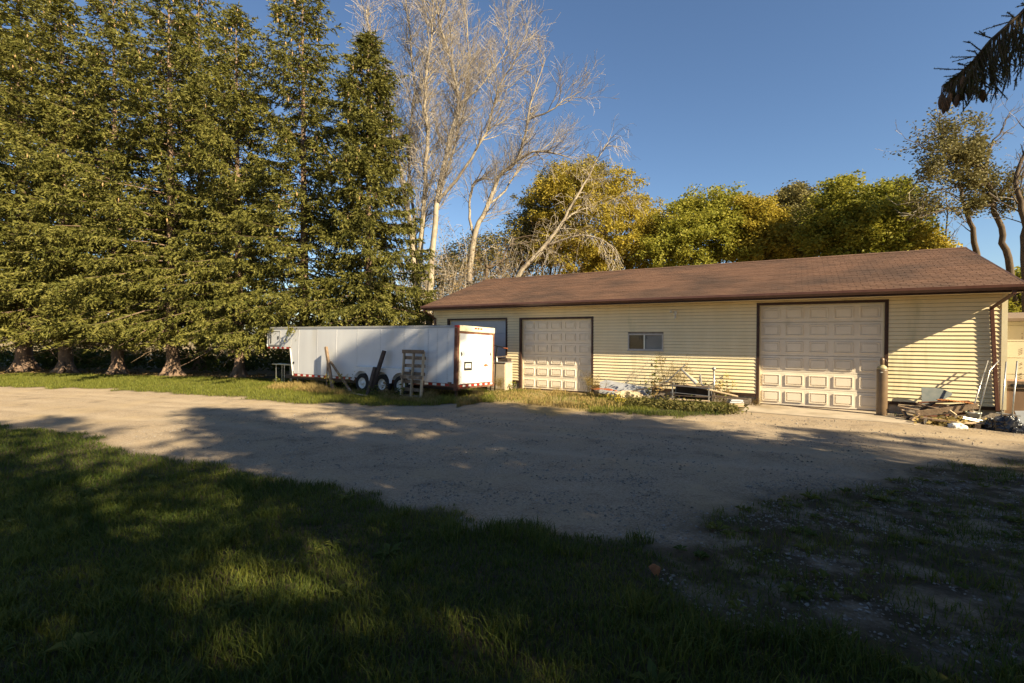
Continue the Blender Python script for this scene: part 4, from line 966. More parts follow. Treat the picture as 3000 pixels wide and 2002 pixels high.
q.v = [v+Vector((math.sin(v.z*30)*.01, 0, 0)) for v in q.v]
CR = thing('junk_tray', 'dark tray of odds and ends on the beige cabinet', 'tray', (ct0+.2, 15.3, cz1+.03))
MB().box((ct0-.02, 15.2, cz1+.03), (ct1-.04, 15.5, cz1+.16)).build('tray_box', M_wooddark, CR, bevel=.01)
MB().bar((ct0-.05, 15.22, cz1+.19), (ct1+.0, 15.3, cz1+.25), .22, .03).build('tray_lid', M_wood, CR)
BF = thing('bar_frame', 'black steel bar with an orange tip jutting out behind the trailer', 'frame', on_g(1452, 1118, 14.75))
MB().tube([V3(1436, 1008, 14.75), V3(1470, 1018, 14.75), V3(1476, 1020.5, 14.75)], .02, 8).build('cross_bar', M_black, BF)
MB().tube([V3(1476, 1020.5, 14.75), V3(1487, 1021.5, 14.75)], .022, 8).build('bar_tip', M_rustred, BF)
MB().tube([V3(1457, 1014, 14.75), V3(1453, 1044, 14.75), on_g(1449, 1118, 14.75, -.05)], .024, 8).build('upright', M_black, BF)
MB().tube([V3(1437, 1008, 14.75), on_g(1437, 1118, 14.75, -.05)], .024, 8).build('upright', M_black, BF)
plank('fence_stake', V3(1484, 1042, 15.75), on_g(1480, 1125, 15.45, -.03), .05, .035, M_woodpale, 'slim pale stake leaning on the wall beside the grey door', 'stake', up=(0, 1, 0))
q = MB(); ct, cp = GT(1501, 1122); cp = 15.55; rr = random.Random(4)
for i in range(9):
    r = .25-.012*i+rr.uniform(-.02, .02); zz = .04+.032*i
    q.tube([(ct+r*math.cos(a*.349)*(1+.06*math.sin(a+i)), cp+r*.85*math.sin(a*.349), zz+.015*math.sin(a*1.1+i)) for a in range(19)], .018, 6, False)
q.build('hose_coil', M_black, None, smooth=True, base=(ct, cp, 0), label='heap of coiled black hose at the wall between the two doors', cat='hose')

# ------------------------------------------------------------------ scrap heap under the window
def slab(name, pts, p, th, m, label, cat, lean=0.0, parent=None):
    q = [P(x, y, p) for x, y in pts]; zb = min(z for _, z in q); tb = sum(t for t, _ in q)/len(q)
    mb = MB().prism(q, p, p+th, 1); mb.v = [Vector((v.x, v.y+(v.z-zb)*lean, v.z)) for v in mb.v]
    return mb.build(name, m, parent, label=label, cat=cat, base=(tb, p, zb), bevel=.003)
slab('chalky_sheet', [(1751, 1121), (1768, 1115), (1905, 1139), (1905, 1166), (1755, 1152)], 15.55, .02, M_sheet, 'streaked white sheet leaning low against the siding beside the narrower door', 'sheet', lean=.5)
def bent(name, c, lx, ly, h, m, label, cat, seed, amp=.05, n=12, rot=0.0, corr=0.0):
    """a buckled sheet with thickness, lx by ly, centred on (t, p, z)"""
    rr = np.random.default_rng(seed); V = []; g = np.linspace(-.5, .5, n)
    ph = rr.uniform(0, 6, 6)
    for th in (0, -.006):
        for v in g:
            for u in g:
                z = h*(u*.6+.4*v)+amp*(math.sin(u*5+ph[0])+math.sin(v*6+ph[1]+u*3)+.6*math.sin(u*11+v*7+ph[2]))*.5 + corr*math.sin(u*70)
                x, y = u*lx, v*ly; V.append((c[0]+x*math.cos(rot)-y*math.sin(rot), c[1]+x*math.sin(rot)+y*math.cos(rot), c[2]+z+th))
    Fc = []
    for k in range(2):
        for j in range(n-1):
            for i in range(n-1):
                q = k*n*n+j*n+i; f = (q, q+1, q+n+1, q+n); Fc.append(f if k == 0 else tuple(reversed(f)))
    for i in range(n-1):
        for a, b in (((i), (i+1)), ((n*(n-1)+i+1), (n*(n-1)+i)), ((i+1)*n, i*n), (i*n+n-1, (i+1)*n+n-1)): Fc.append((b, a, a+n*n, b+n*n))
    return MB().add(V, Fc).build(name, m, None, smooth=True, base=c, label=label, cat=cat)
tt, pp = P(1770, 1146, 15.1)
bent('rusty_sheet', (tt, 15.05, .30), .75, .5, -.10, M_rustred, 'rust red metal sheet lying on the scrap beside the narrower door', 'sheet', 3, .04)
def heap(name, c, r, m, label, cat, seed, n=18, sharp=1.0):
    rg = np.random.default_rng(seed); V = []; Fc = []; ph = rg.uniform(0, 6, 9); rows = n//2
    for j in range(rows+1):
        f = j/rows
        for i in range(n):
            a = 2*math.pi*i/n; k = 1+.16*math.sin(3*a+ph[0])+.10*math.sin(7*a+ph[1]+f*5)
            rad = math.cos(f*math.pi/2)*k; z = math.sin(f*math.pi/2)*(1+.18*math.sin(4*a+ph[2]+f*7)*sharp*(1-f))
            V.append((c[0]+r[0]*rad*math.cos(a)+rg.normal(0, .02)*r[0]*sharp, c[1]+r[1]*rad*math.sin(a)+rg.normal(0, .02)*r[1]*sharp, c[2]+r[2]*z-(.04 if j == 0 else 0)))
    for j in range(rows):
        for i in range(n): Fc.append((j*n+i, j*n+(i+1) % n, (j+1)*n+(i+1) % n, (j+1)*n+i))
    return MB().add(V, Fc).build(name, m, None, base=c, label=label, cat=cat, smooth=False)
tt, _ = P(1842, 1160, 15.0); heap('crumpled_tarp', (tt, 15.1, 0), (.55, .34, .27), M_tarp, 'crumpled cream tarp heaped before the streaked sheet', 'tarp', 6, 26, 3.2)
heap('dirt_mound', (P(1960, 1160, 15.2)[0], 15.25, 0), (1.5, .55, .16), M_found, 'low mound of dirt and rubble under the scrap heap', 'mound', 9)
CF = thing('chair_frame', 'bent aluminium folding chair frame with tan webbing atop the scrap heap', 'chair', on_g(2003, 1150, 15.35, .2))
MB().tube([V3(1954, 1118, 15.45), V3(1995, 1081, 15.45), V3(2008, 1069, 15.45)], .020, 8).build('frame_tube', M_alu, CF)
MB().tube([V3(1994, 1080, 15.30), V3(2040, 1126, 15.10)], .032, 8).build('frame_tube', M_alu, CF)
MB().tube([V3(1950, 1118, 15.3), V3(1975, 1124, 15.2)], .030, 8).build('frame_tube', M_alu, CF)
MB().tube([V3(2048, 1122, 15.3), V3(2052, 1098, 15.45), V3(2055, 1126, 15.2), V3(2082, 1142, 15.0)], .024, 8).build('frame_tube', M_alu, CF)
MB().add([V3(1999, 1082, 15.34), V3(2036, 1122, 15.16), V3(2053, 1124, 15.28), V3(1999, 1082, 15.36), V3(2036, 1122, 15.18), V3(2053, 1124, 15.30)], [(0, 1, 2), (5, 4, 3), (0, 3, 4, 1), (1, 4, 5, 2), (2, 5, 3, 0)]).build('webbing', M_tarp, CF)
RK = thing('metal_rack', 'low dark metal rack with pale rails buried in the scrap heap', 'rack', on_g(2022, 1180, 14.95))
r0, rz1 = P(1968, 1131, 14.6); r1, _ = P(2078, 1131, 14.6)
for zz in (.10, .27, rz1-.02): MB().box((r0, 14.64, zz), (r1, 15.12, zz+.02)).build('shelf', M_wooddark, RK)
for x in (r0, r1-.03):
    for y in (14.62, 15.10): MB().box((x, y, -.03), (x+.03, y+.03, rz1)).build('leg', M_rail, RK)
MB().box((r0+.03, 15.05, .06), (r1-.03, 15.07, rz1-.02)).build('back_panel', M_wooddark, RK)
for zz in (.20, .36, rz1): MB().tube([(r0-.05, 14.6, zz+.02), (r1+.03, 14.6, zz-.03)], .011, 6).build('rail', M_steel, RK)
BO_ = [((2010, 1126, 14.9), (2162, 1162, 15.05), .14, .03, M_woodpale, 'long pale plank sloping off the scrap heap towards the tall door'),
       ((1962, 1170, 14.5), (2078, 1176, 14.52), .16, .03, M_woodpale, 'pale board lying flat before the low metal rack'),
       ((1905, 1137, 15.1), (1972, 1116, 15.2), .09, .03, M_wood, 'narrow grey board sloping up to the folding chair frame'),
       ((1850, 1146, 15.3), (1990, 1124, 15.35), .10, .025, M_wood, 'weathered board propped behind the crumpled tarp'),
       ((2070, 1158, 15.2), (2190, 1170, 15.5), .10, .04, M_wooddark, 'dark board lying at the wall beside the tall door'),
       ]
for a, b_, w, h, m, lb in BO_: plank('loose_board', V3(*a), V3(*b_), w, h, m, lb, 'board', group='loose boards in the scrap heap')
SB = thing('board_stack', 'short stack of white painted boards beside the tall door', 'boards', on_g(2155, 1178, 15.1))
for i in range(4):
    a = on_g(2128+i*3, 1175, 15.05, .035+.055*i); b_ = on_g(2178-i*2, 1180, 15.3, .03+.05*i); MB().bar(a, b_, .16, .04).build('board', M_sheet if i > 1 else M_woodpale, SB, bevel=.004)
PI = thing('standing_pipe', 'upright pale metal pipe with a round cap standing in the scrap heap', 'pipe', on_g(2092, 1150, 15.6))
a = V3(2092, 1084, 15.6); MB().tube([a, on_g(2092, 1160, 15.6, -.1)], .027, 10).build('pipe', M_alu, PI, smooth=True)
MB().lathe([(.02, -.03), (.05, -.01), (.055, .03), (.045, .07), (.01, .09)], a, 12).build('pipe_cap', M_rail, PI, smooth=True)

# ------------------------------------------------------------------ gas cylinder and scrap at the end wall
ct, cp = GT(2583, 1217); cp = min(cp, 15.45); ct = P(2583, 1217, cp)[0]; H_ = P(2583, 1050, cp)[1]
GC = thing('gas_cylinder', 'tall brown gas cylinder with a valve cap standing beside the tall door', 'gas cylinder', (ct, cp, 0))
MB().lathe([(.10, -.02), (.115, 0), (.118, .02), (.118, H_-.33), (.115, H_-.30)], (ct, cp, .02), 28).build('cylinder_body', M_tank, GC, smooth=True)
MB().lathe([(.1155, H_-.30), (.105, H_-.26), (.08, H_-.225), (.05, H_-.20), (.042, H_-.18)], (ct, cp, .02), 28).build('shoulder', M_tankcap, GC, smooth=True)
MB().lathe([(.045, H_-.185), (.048, H_-.15), (.05, H_-.07), (.042, H_-.03), (.02, H_-.01)], (ct, cp, .02), 18).build('valve_cap', M_tank, GC, smooth=True)
MB().tube([(ct+.06, cp-.02, H_-.16), (ct+.085, cp-.03, H_-.09), (ct+.06, cp-.02, H_-.02)], .012, 6).build('cap_handle', M_dark, GC)
MB().box((ct-.045, cp-.121, H_-.36), (ct+.005, cp-.112, H_-.345)).build('label_band', M_tape, GC)
slab('slate_panel', [(2704, 1137), (2746, 1139), (2768, 1143), (2794, 1153), (2793, 1160), (2750, 1180), (2700, 1186)], 15.62, .012, M_panelblue, 'bluish grey panel leaning on the siding above the broken boards', 'panel', lean=.42)
tt, zz = P(2798, 1176, 15.25); bent('corrugated_sheet', (tt, 15.25, zz), .62, .42, -.05, M_orange, 'orange brown corrugated sheet lying on top of the broken boards', 'sheet', 8, .015, 24, 0, .008)
BP = thing('broken_pallet', 'collapsed brown pallet of splintered boards heaped against the end wall', 'pallet', on_g(2740, 1222, 15.1))
pl = [((2630, 1190, 15.2), (2700, 1205, 15.1), .10, .025), ((2632, 1186, 15.35), (2735, 1195, 15.3), .09, .02), ((2690, 1184, 15.3), (2750, 1198, 15.0), .10, .022), ((2735, 1180, 15.4), (2690, 1208, 15.1), .09, .022),
      ((2684, 1212, 14.9), (2864, 1190, 15.05), .05, .12), ((2668, 1232, 14.75), (2690, 1212, 14.9), .07, .06), ((2720, 1202, 15.0), (2760, 1190, 15.25), .09, .022), ((2770, 1188, 15.1), (2866, 1182, 15.3), .10, .025),
      ((2640, 1222, 14.9), (2730, 1224, 14.85), .11, .03), ((2700, 1222, 14.9), (2850, 1210, 15.1), .10, .04), ((2640, 1196, 15.2), (2660, 1226, 14.9), .05, .05), ((2780, 1204, 14.9), (2800, 1218, 14.85), .07, .06), ((2840, 1196, 15.1), (2848, 1216, 15.0), .07, .06),
      ((2650, 1204, 15.1), (2690, 1216, 14.8), .08, .02), ((2690, 1180, 15.5), (2840, 1176, 15.5), .12, .03), ((2740, 1210, 15.2), (2850, 1204, 15.35), .14, .03)]
for i, (a, b_, w, h) in enumerate(pl): MB().bar(V3(*a), V3(*b_), w, h).build('splintered_board', (M_wood, M_wood, M_rust, M_woodpale, M_wooddark)[(i*3) % 5] if i != 4 else M_wood, BP, bevel=.003)
CT = thing('plank_trestle', 'long low plank on wooden blocks lying before the broken pallet', 'plank', on_g(2780, 1250, 14.4))
MB().bar(on_g(2694, 1232, 14.5, .13), on_g(2800, 1250, 14.45, .10), .12, .045).build('plank', M_wood, CT, bevel=.005)
MB().bar(on_g(2800, 1250, 14.4, .10), on_g(2905, 1256, 14.65, .10), .10, .035).build('plank', M_woodpale, CT, bevel=.005)
for px in (2710, 2786, 2862):
    q = Vector(on_g(px, 1250, 14.45)); MB().box((q.x-.05, q.y-.06, q.z-.03), (q.x+.05, q.y+.06, q.z+.10)).build('block', M_wooddark, CT, bevel=.005)
for k_, (px, py) in enumerate(((2708, 1242), (2712, 1242))): 
    q = Vector(on_g(px, py, 14.36)); MB().tube([q+Vector((0, 0, .0)), q+Vector((.01, 0, .14))], .008, 6).build('peg', M_alu, CT)
tt = P(2803, 1250, 14.25)[0]; heap('white_rag', (tt, 14.25, gz(tt, 14.25)), (.17, .12, .11), M_rag, 'dirty white rag dropped on the low plank blocks', 'rag', 12, 14, 1.6)
rg = np.random.default_rng(55); c0 = W(P(2790, 1240, 14.75)[0], 14.75); n = 700
C = np.stack([rg.normal(c0.x, .30, n), rg.normal(c0.y, .16, n), np.abs(rg.normal(.05, .06, n))], -1)
tag(leafs(C, rg, .05, M_dry, None, 'straw_litter', flat=.25), 'straw and dead leaf litter among the scrap boards', None, None, 'stuff')
tt, zt = P(2852, 1202, 14.95); BK = thing('plastic_bucket', 'dirty white plastic bucket with a green stain under the tubes', 'bucket', (tt, 14.95, 0))
MB().lathe([(.10, -.02), (.105, 0), (.135, .25), (.142, .25), (.142, .28), (.128, .28), (.10, .03)], (tt, 14.95, .02), 22).build('bucket_body', M_bucket, BK, smooth=True)
MB().tube([(tt-.14, 14.95, .27), (tt-.10, 14.80, .20), (tt+.04, 14.78, .17), (tt+.14, 14.95, .27)], .005, 5).build('bucket_handle', M_steel, BK)
TF = thing('tube_frame', 'leaning aluminium tube frame with a bent top against the downspout', 'frame', on_g(2860, 1230, 15.0))
MB().tube([on_g(2836, 1238, 15.0, -.02), V3(2894, 1057, 15.80)], .013, 8).build('frame_tube', M_alu, TF, smooth=True)
MB().tube([on_g(2858, 1240, 15.0, -.02), V3(2899, 1087, 15.62), V3(2904, 1081, 15.66), V3(2926, 1057, 15.80)], .013, 8).build('frame_tube', M_alu, TF, smooth=True)
MB().tube([V3(2871, 1128, 15.48), V3(2888, 1125, 15.46)], .010, 6).build('cross_tube', M_alu, TF)
for i, (a, b_) in enumerate((((2822, 1222, 14.6), (2906, 1238, 14.8)), ((2820, 1226, 14.55), (2900, 1243, 14.7)))):
    va, vb = Vector(V3(*a)), Vector(V3(*b_)); va.z = max(va.z, gz(va.x, va.y)+.03); vb.z = max(vb.z, gz(vb.x, vb.y)+.03)
    MB().tube([va, vb], .009, 8).build('loose_tube', M_alu, None, base=tuple(va.lerp(vb, .5)), label=('thin aluminium tube lying beside the plastic bucket', 'second aluminium tube lying farther out from the plastic bucket')[i], cat='tube', group='loose tubes by the bucket')
HT_ = thing('hand_truck', 'upright aluminium hand truck with two long rails beside the black bags', 'hand truck', on_g(2950, 1245, 14.6))
for a, m_, b_ in (((2931, 1240), (2937, 1150), (2948, 1060)), ((2962, 1238), (2970, 1150), (2980, 1058))):
    MB().tube([on_g(a[0], a[1]+20, 14.6, .02), V3(b_[0], b_[1], 14.9)], .015, 8).build('rail', M_alu, HT_, smooth=True)
for yy in (1214,): MB().tube([V3(2918, yy-4, 14.68), V3(2990, yy+5, 14.68)], .014, 8).build('cross_bar', M_alu, HT_)
MB().tube([V3(2966, 1218, 14.66), V3(3004, 1252, 14.4)], .016, 8).build('brace', M_steel, HT_)
q = Vector(on_g(2948, 1252, 14.5)); MB().box((q.x-.22, q.y-.12, q.z), (q.x+.22, q.y+.12, q.z+.02)).build('toe_plate', M_steel, HT_)
for i, (px, p_, r, lb) in enumerate(((2914, 14.55, (.20, .17, .24), 'knobbly black plastic bag slumped beside the hand truck'), (2952, 14.42, (.27, .2, .33), 'larger black plastic bag resting in the hand truck'), (2990, 14.3, (.24, .18, .16), 'flattened black plastic bag next to the hand truck brace'))):
    tt = P(px, 1250, p_)[0]; heap('black_bag', (tt, p_, gz(tt, p_)), r, M_bag, lb, 'bag', 30+i, 22, 2.2)
# shed and tailgate past the corner
s0 = P(2949, 960, 17.6)[0]
SH = thing('cream_shed', 'cream panelled shed with a dark flat roof past the garage corner', 'shed', (s0+1.6, 19, 0))
zt = P(2975, 942, 17.6)[1]
MB().box((s0-.3, 17.62, -.05), (s0+3.2, 20.5, zt)).build('shed_body', M_shed, SH)
for i, (a, b_) in enumerate(zip((zt-.10, zt-.52, zt-.95, zt-1.38, zt-1.8, -.05), (zt, zt-.11, zt-.53, zt-.96, zt-1.39, zt-1.81))):
    MB().box((s0-.3, 17.60-.004*(i % 2), a), (s0+3.2, 17.63, b_-.006)).build('wall_panel', M_shed, SH)
MB().prism([(17.4, zt+.0), (20.7, zt+.25), (20.7, zt+.33), (17.4, zt+.08)], s0-.4, s0+3.4, 0).build('shed_roof', M_shedroof, SH)
rv = MB(); tr_ = P(2994, 1000, 17.59)[0]
for y in (978, 988, 992, 1022, 1027, 1032, 1037, 1064, 1068, 1078, 1094, 1098, 1104, 1109, 1114):
    z_ = P(2994, y, 17.59)[1]; rv.box((tr_-.008, 17.585, z_-.008), (tr_+.007, 17.6, z_+.008))
tag(rv.build('rust_studs', M_rust, SH), 'column of rusty studs', None, None, 'stuff')
TG = thing('plywood_box', 'brown plywood box with a dark slot standing past the downspout', 'box', (P(2980, 1200, 16.1)[0], 16.3, 0))
p0 = P(2937, 1118, 16.0); tz = p0[1]
MB().box((p0[0], 16.0, -.05), (p0[0]+1.9, 16.9, tz)).build('box_body', M_ply, TG, bevel=.006)
MB().box((p0[0]-.02, 15.97, tz-.16), (p0[0]+1.9, 16.0, tz+.02)).build('top_board', M_wood, TG, bevel=.004)
MB().box((p0[0]+.14, 15.955, tz-.10), (p0[0]+1.9, 15.97, tz-.05)).build('slot', M_black, TG)
slab('framed_panel', [(2976, 1206), (3060, 1206), (3070, 1262), (2990, 1240)], 14.95, .03, M_sheet, 'white framed panel leaning behind the black bags', 'panel', lean=.2)

# ------------------------------------------------------------------ grass, weeds, gravel
def blades(rg, x, y, h, w, m, name, label, bend=.5, tint=(.25, .2), segs=2, tadd=None, zoff=0.0):
    n = len(x); z = ground_z(x, y)+zoff-.008
    a = rg.uniform(0, 2*np.pi, n); s = np.stack([np.cos(a), np.sin(a), np.zeros(n)], -1)
    b = a+np.pi/2+rg.normal(0, .5, n); ld = np.stack([np.cos(b), np.sin(b), np.zeros(n)], -1)
    O = np.stack([x, y, z], -1); H = h*rg.uniform(.55, 1.3, n); Wd = (w*rg.uniform(.7, 1.3, n))[:, None]
    ln = (bend*rg.uniform(.2, 1.4, n)*H)[:, None]
    mid = O+np.stack([0*H, 0*H, H*.6], -1)+ld*ln*.35; tip = O+np.stack([0*H, 0*H, H*(1-.25*bend*rg.random(n))], -1)+ld*ln
    tn = np.clip(rg.normal(tint[0], tint[1], n)+(0 if tadd is None else tadd), 0, 1)
    if segs == 1:
        V = np.stack([O-s*Wd, O+s*Wd, tip], 1).reshape(-1, 3); T = np.repeat(tn, 3)
    else:
        V = np.stack([O-s*Wd, O+s*Wd, mid+s*Wd*.75, O-s*Wd, mid+s*Wd*.75, mid-s*Wd*.75, mid-s*Wd*.75, mid+s*Wd*.75, tip], 1).reshape(-1, 3); T = np.repeat(tn, 9)
    o = tri_mesh(name, V, m, T); return tag(o, label, None, None, 'stuff')
rg = np.random.default_rng(100)
def scatter(n, x0, x1, y0, y1, keep):
    x, y = rg.uniform(x0, x1, n), rg.uniform(y0, y1, n); k = keep(x, y); return x[k], y[k]
def lawn_keep(x, y, fr=0.0, pf=.10, cone=True):
    d, pt, b = masks(x, y); t, p = x*UX+y*UY, x*NX+y*NY
    u = rg.random(len(x)); edge = vnoise(x, y, 12, 2.5)
    ok = np.where(d, u < fr*(edge > .55), np.where(b, u < .25, np.where(pt, u < pf*(edge > .45)*2, True)))
    ok &= (p < 15.6) & ~((t > TN) & (t < T1) & (p > TRP+.2) & (p < TRP+2.2)*(u > .3))
    if cone: ok &= np.abs(x) < y*1.13+1.2
    return ok
X, Y = scatter(330000, -8.5, 8.5, 1.6, 7.2, lambda x, y: (rg.random(len(x)) < np.clip(3.2/np.maximum(y, 1), .22, 1)) & lawn_keep(x, y))
patch = (vnoise(X, Y, 20, 1.4)-.5)*.5
hm = .045+.06*vnoise(X, Y, 21, 1.1)+.05*(vnoise(X, Y, 22, 3.5) > .72)
blades(rg, X, Y, hm, .0026+.0006*np.hypot(X, Y)/3, M_grass, 'lawn_grass', 'short green lawn grass on the shaded rise by the drive', .75, (.22, .2), 2, patch)
X, Y = scatter(170000, -17, 12, 7.2, 13, lambda x, y: lawn_keep(x, y))
blades(rg, X, Y, .06+.05*vnoise(X, Y, 23, 1.3), .006, M_grass, 'verge_grass', 'lawn grass along the near edge of the gravel drive', .7, (.22, .2), 1, (vnoise(X, Y, 24, .9)-.5)*.4)
X, Y = scatter(240000, -26, 4, 13, 25.5, lambda x, y: lawn_keep(x, y, 0.0) & (y < 25.3-(x+24)*.24))
near_tr = np.exp(-((X*NX+Y*NY-11.7)/1.1)**2)*((X*UX+Y*UY) > -18)
blades(rg, X, Y, .07+.05*vnoise(X, Y, 25, 1.3)+near_tr*.13*vnoise(X, Y, 26, 2.), .010, M_grass, 'strip_grass', 'bright green grass strip between the drive and the spruces', .6, (.62, .22), 1, near_tr*.25)
# taller dry weeds along the trailer and by the doors
def tp_scatter(n, t0, t1, p0, p1, pw=1.0):
    t = rg.uniform(t0, t1, n); p = p0+(p1-p0)*rg.random(n)**pw; return t*UX+p*NX, t*UY+p*NY
x1, y1 = tp_scatter(15000, -17.6, -8.2, 11.0, 12.25); k = vnoise(x1, y1, 30, 1.6) > .42; x1, y1 = x1[k], y1[k]
blades(rg, x1, y1, .07+.27*vnoise(x1, y1, 31, 1.9)**1.6, .007, M_dry, 'dry_weeds', 'dry yellow weeds and grass along the trailer side', .6, (.3, .3), 2)
x1, y1 = tp_scatter(9000, -9.2, -4.2, 12.6, 15.8); k = vnoise(x1, y1, 32, 1.2)+.25*(rg.random(len(x1))) > .55; x1, y1 = x1[k], y1[k]
blades(rg, x1, y1, .07+.22*vnoise(x1, y1, 33, 1.9)**2, .007, M_dry, 'yard_weeds', 'short straw coloured grass before the narrower door', .7, (.3, .3), 2)
x1, y1 = tp_scatter(7000, -4.5, -1.35, 13.7, 15.6, .8); d_ = vnoise(x1, y1, 34, 1.5); k = d_ > .4; x1, y1, d_ = x1[k], y1[k], d_[k]
blades(rg, x1, y1, .08+.20*d_**2, .007, M_weed, 'heap_weeds', 'green weeds and grass overgrowing the scrap heap', .7, (.3, .3), 2)
# leafy ground cover before the scrap heap
c = []
for i in range(150):
    px = rg.uniform(1800, 2150); p_ = rg.uniform(13.6, 14.55); t_ = P(px, 1180, p_)[0]; w = W(t_, p_); h = rg.uniform(.07, .24)*(1 if px < 2100 else .7)
    c.append(np.array([w.x, w.y, h*.5+gz(t_, p_)])+rg.normal(size=(38, 3))*np.array([.14, .14, h*.36]))
c = np.concatenate(c); c[:, 2] = np.maximum(c[:, 2], .015)
tag(leafs(c, rg, .036, M_cover, None, 'ground_cover', flat=.8), 'low leafy ground cover growing over the front of the scrap heap', None, None, 'stuff')
# single weeds
def weed(name, label, cat, t, p, h, kind, seed, group=None):
    rr = random.Random(seed); g_ = np.random.default_rng(seed); w = W(t, p); e = wthing(name, label, cat, (w.x, w.y, gz(t, p)-.02), 0, group); st = MB(); C = []; B = []
    for i in range({'gold': 4, 'leafy': 5, 'plume': 13, 'tuft': 40}[kind]):
        a = rr.uniform(0, 6.28); l = h*rr.uniform(.6, 1.05); d = Vector((math.cos(a)*.22, math.sin(a)*.22, 1)); q = wander(rr, Vector((rr.gauss(0, .08), rr.gauss(0, .08), 0)), d, l, 5, .10 if kind != 'tuft' else .2, .0)
        st.tube(q, [.005*(1-.7*j/5) for j in range(6)], 3, False)
        if kind in ('gold', 'leafy'):
            for j in range(int(15*l)+3):
                f = rr.uniform(.1, 1.0)*5; k = min(int(f), 4); C.append(q[k].lerp(q[k+1], f-k)+Vector((rr.gauss(0, .06), rr.gauss(0, .06), rr.gauss(0, .03))))
        if kind == 'gold': B += [q[-1]+Vector((rr.gauss(0, .05), rr.gauss(0, .05), rr.gauss(-.03, .06))) for _ in range(45)]
        if kind == 'plume':
            for j in range(26):
                f = rr.uniform(.55, 1.0)*5; k = min(int(f), 4); o_ = q[k].lerp(q[k+1], f-k); st.tube([o_, o_+Vector((rr.gauss(0, .09), rr.gauss(0, .09), rr.uniform(0, .12)))], [.0025, .0015], 3, False)
    wbuild(st, 'stems', M_dry if kind in ('plume', 'tuft') else M_weed, e, False)
    if C: leafs(np.array([tuple(v) for v in C]), g_, .05 if kind == 'leafy' else .04, M_weed if kind == 'gold' or seed % 2 else M_brown, e, 'leaves')
    if B: leafs(np.array([tuple(v) for v in B]), g_, .018, M_golden, e, 'bloom')
    return e
WD = [('goldenrod', 'single goldenrod stalk blooming beside the timber brace', 'weed', 1005, 11.6, .95, 'gold'), ('dry_grass_plume', 'feathery dry grass plumes rising before the window', 'grass', 1955, 15.25, 1.75, 'plume'),
      ('dry_grass_plume', 'thinner dry plumes behind the folding chair frame', 'grass', 1990, 15.5, 1.55, 'plume'), ('leafy_weed', 'tall leafy weed standing below the window mullion', 'weed', 1913, 15.35, 1.45, 'leafy'),
      ('leafy_weed', 'bushy weed between the tarp and the chair frame', 'weed', 1935, 15.0, .85, 'leafy'), ('leafy_weed', 'leafy weed growing up through the chair frame', 'weed', 2010, 15.5, .8, 'leafy'),
      ('leafy_weed', 'leafy weed at the foot of the capped pipe', 'weed', 2105, 15.55, .75, 'leafy'), ('leafy_weed', 'sprawling weed behind the metal rack', 'weed', 2065, 15.6, .9, 'leafy'),
      ('goldenrod', 'yellow goldenrod between the capped pipe and the tall door', 'weed', 2128, 15.6, .95, 'gold'), ('dry_grass_plume', 'tall straw coloured grass at the corner of the narrower door', 'grass', 1722, 15.5, .95, 'plume'),
      ('dry_grass_plume', 'straw coloured grass before the rust red sheet', 'grass', 1745, 15.0, .75, 'plume'), ('grass_tuft', 'green grass tuft at the open end of the scrap heap', 'grass', 2120, 14.6, .42, 'tuft'),
      ('grass_tuft', 'green grass tuft at the jamb of the tall door', 'grass', 2212, 15.7, .32, 'tuft'), ('leafy_weed', 'ragged weed beside the trailer wheels', 'weed', 1095, 11.5, .6, 'leafy'), ('leafy_weed', 'green weed climbing the rear trailer wheel', 'weed', 1140, 11.6, .7, 'leafy'),
      ('leafy_weed', 'brown weed at the foot of the pallet', 'weed', 1165, 11.35, .6, 'leafy'), ('dry_grass_plume', 'dry weed clump at the corner of the trailer ramp', 'grass', 1400, 12.4, .5, 'plume'), ('leafy_weed', 'green weed beside the coiled hose', 'weed', 1505, 15.3, .5, 'leafy'),
      ('dry_grass_plume', 'dry weed clump before the beige cabinet', 'grass', 1460, 14.6, .55, 'plume'), ('leafy_weed', 'brown weed under the trailer nose', 'weed', 815, 12.0, .4, 'leafy'), ('goldenrod', 'yellowed weed at the verge before the scrap heap', 'weed', 1812, 13.55, .35, 'gold'),
      ('leafy_weed', 'small dark weed alone on the sandy ground before the narrower door', 'weed', 1705, 12.9, .25, 'leafy')]
for i, (nm, lb, cat, px, p_, h, kd) in enumerate(WD): weed(nm, lb, cat, P(px, 1150, p_)[0], p_, h, kd, 200+i)
# gravel stones
def stones(n, x0, x1, y0, y1, keep, smin, smax, name, label):
    x, y = scatter(n, x0, x1, y0, y1, keep); n = len(x); s = smin+(smax-smin)*rg.random(n)**2.5
    base = np.array([(1, 0, 0), (0, 1, 0), (-1, 0, 0), (0, -1, 0), (0, 0, 1), (0, 0, -1)], float)
    fi = np.array([(0, 1, 4), (1, 2, 4), (2, 3, 4), (3, 0, 4), (1, 0, 5), (2, 1, 5), (3, 2, 5), (0, 3, 5)])
    sc = s[:, None, None]*rg.uniform(.55, 1.25, (n, 1, 3))*np.array([1, 1, .62]); v = base[None]*rg.uniform(.75, 1.25, (n, 6, 1)) + rg.normal(0, .18, (n, 6, 3)); v = v*sc
    a = rg.uniform(0, 6.28, n); ca, sa = np.cos(a)[:, None], np.sin(a)[:, None]; v = np.stack([v[..., 0]*ca-v[..., 1]*sa, v[..., 0]*sa+v[..., 1]*ca, v[..., 2]], -1)
    v += np.stack([x, y, ground_z(x, y)+s*.22], -1)[:, None]
    o = tri_mesh(name, v[:, fi].reshape(-1, 3), M_stone, np.repeat(np.clip(rg.normal(.25, .3, n), 0, 1), 24)); return tag(o, label, None, None, 'stuff')
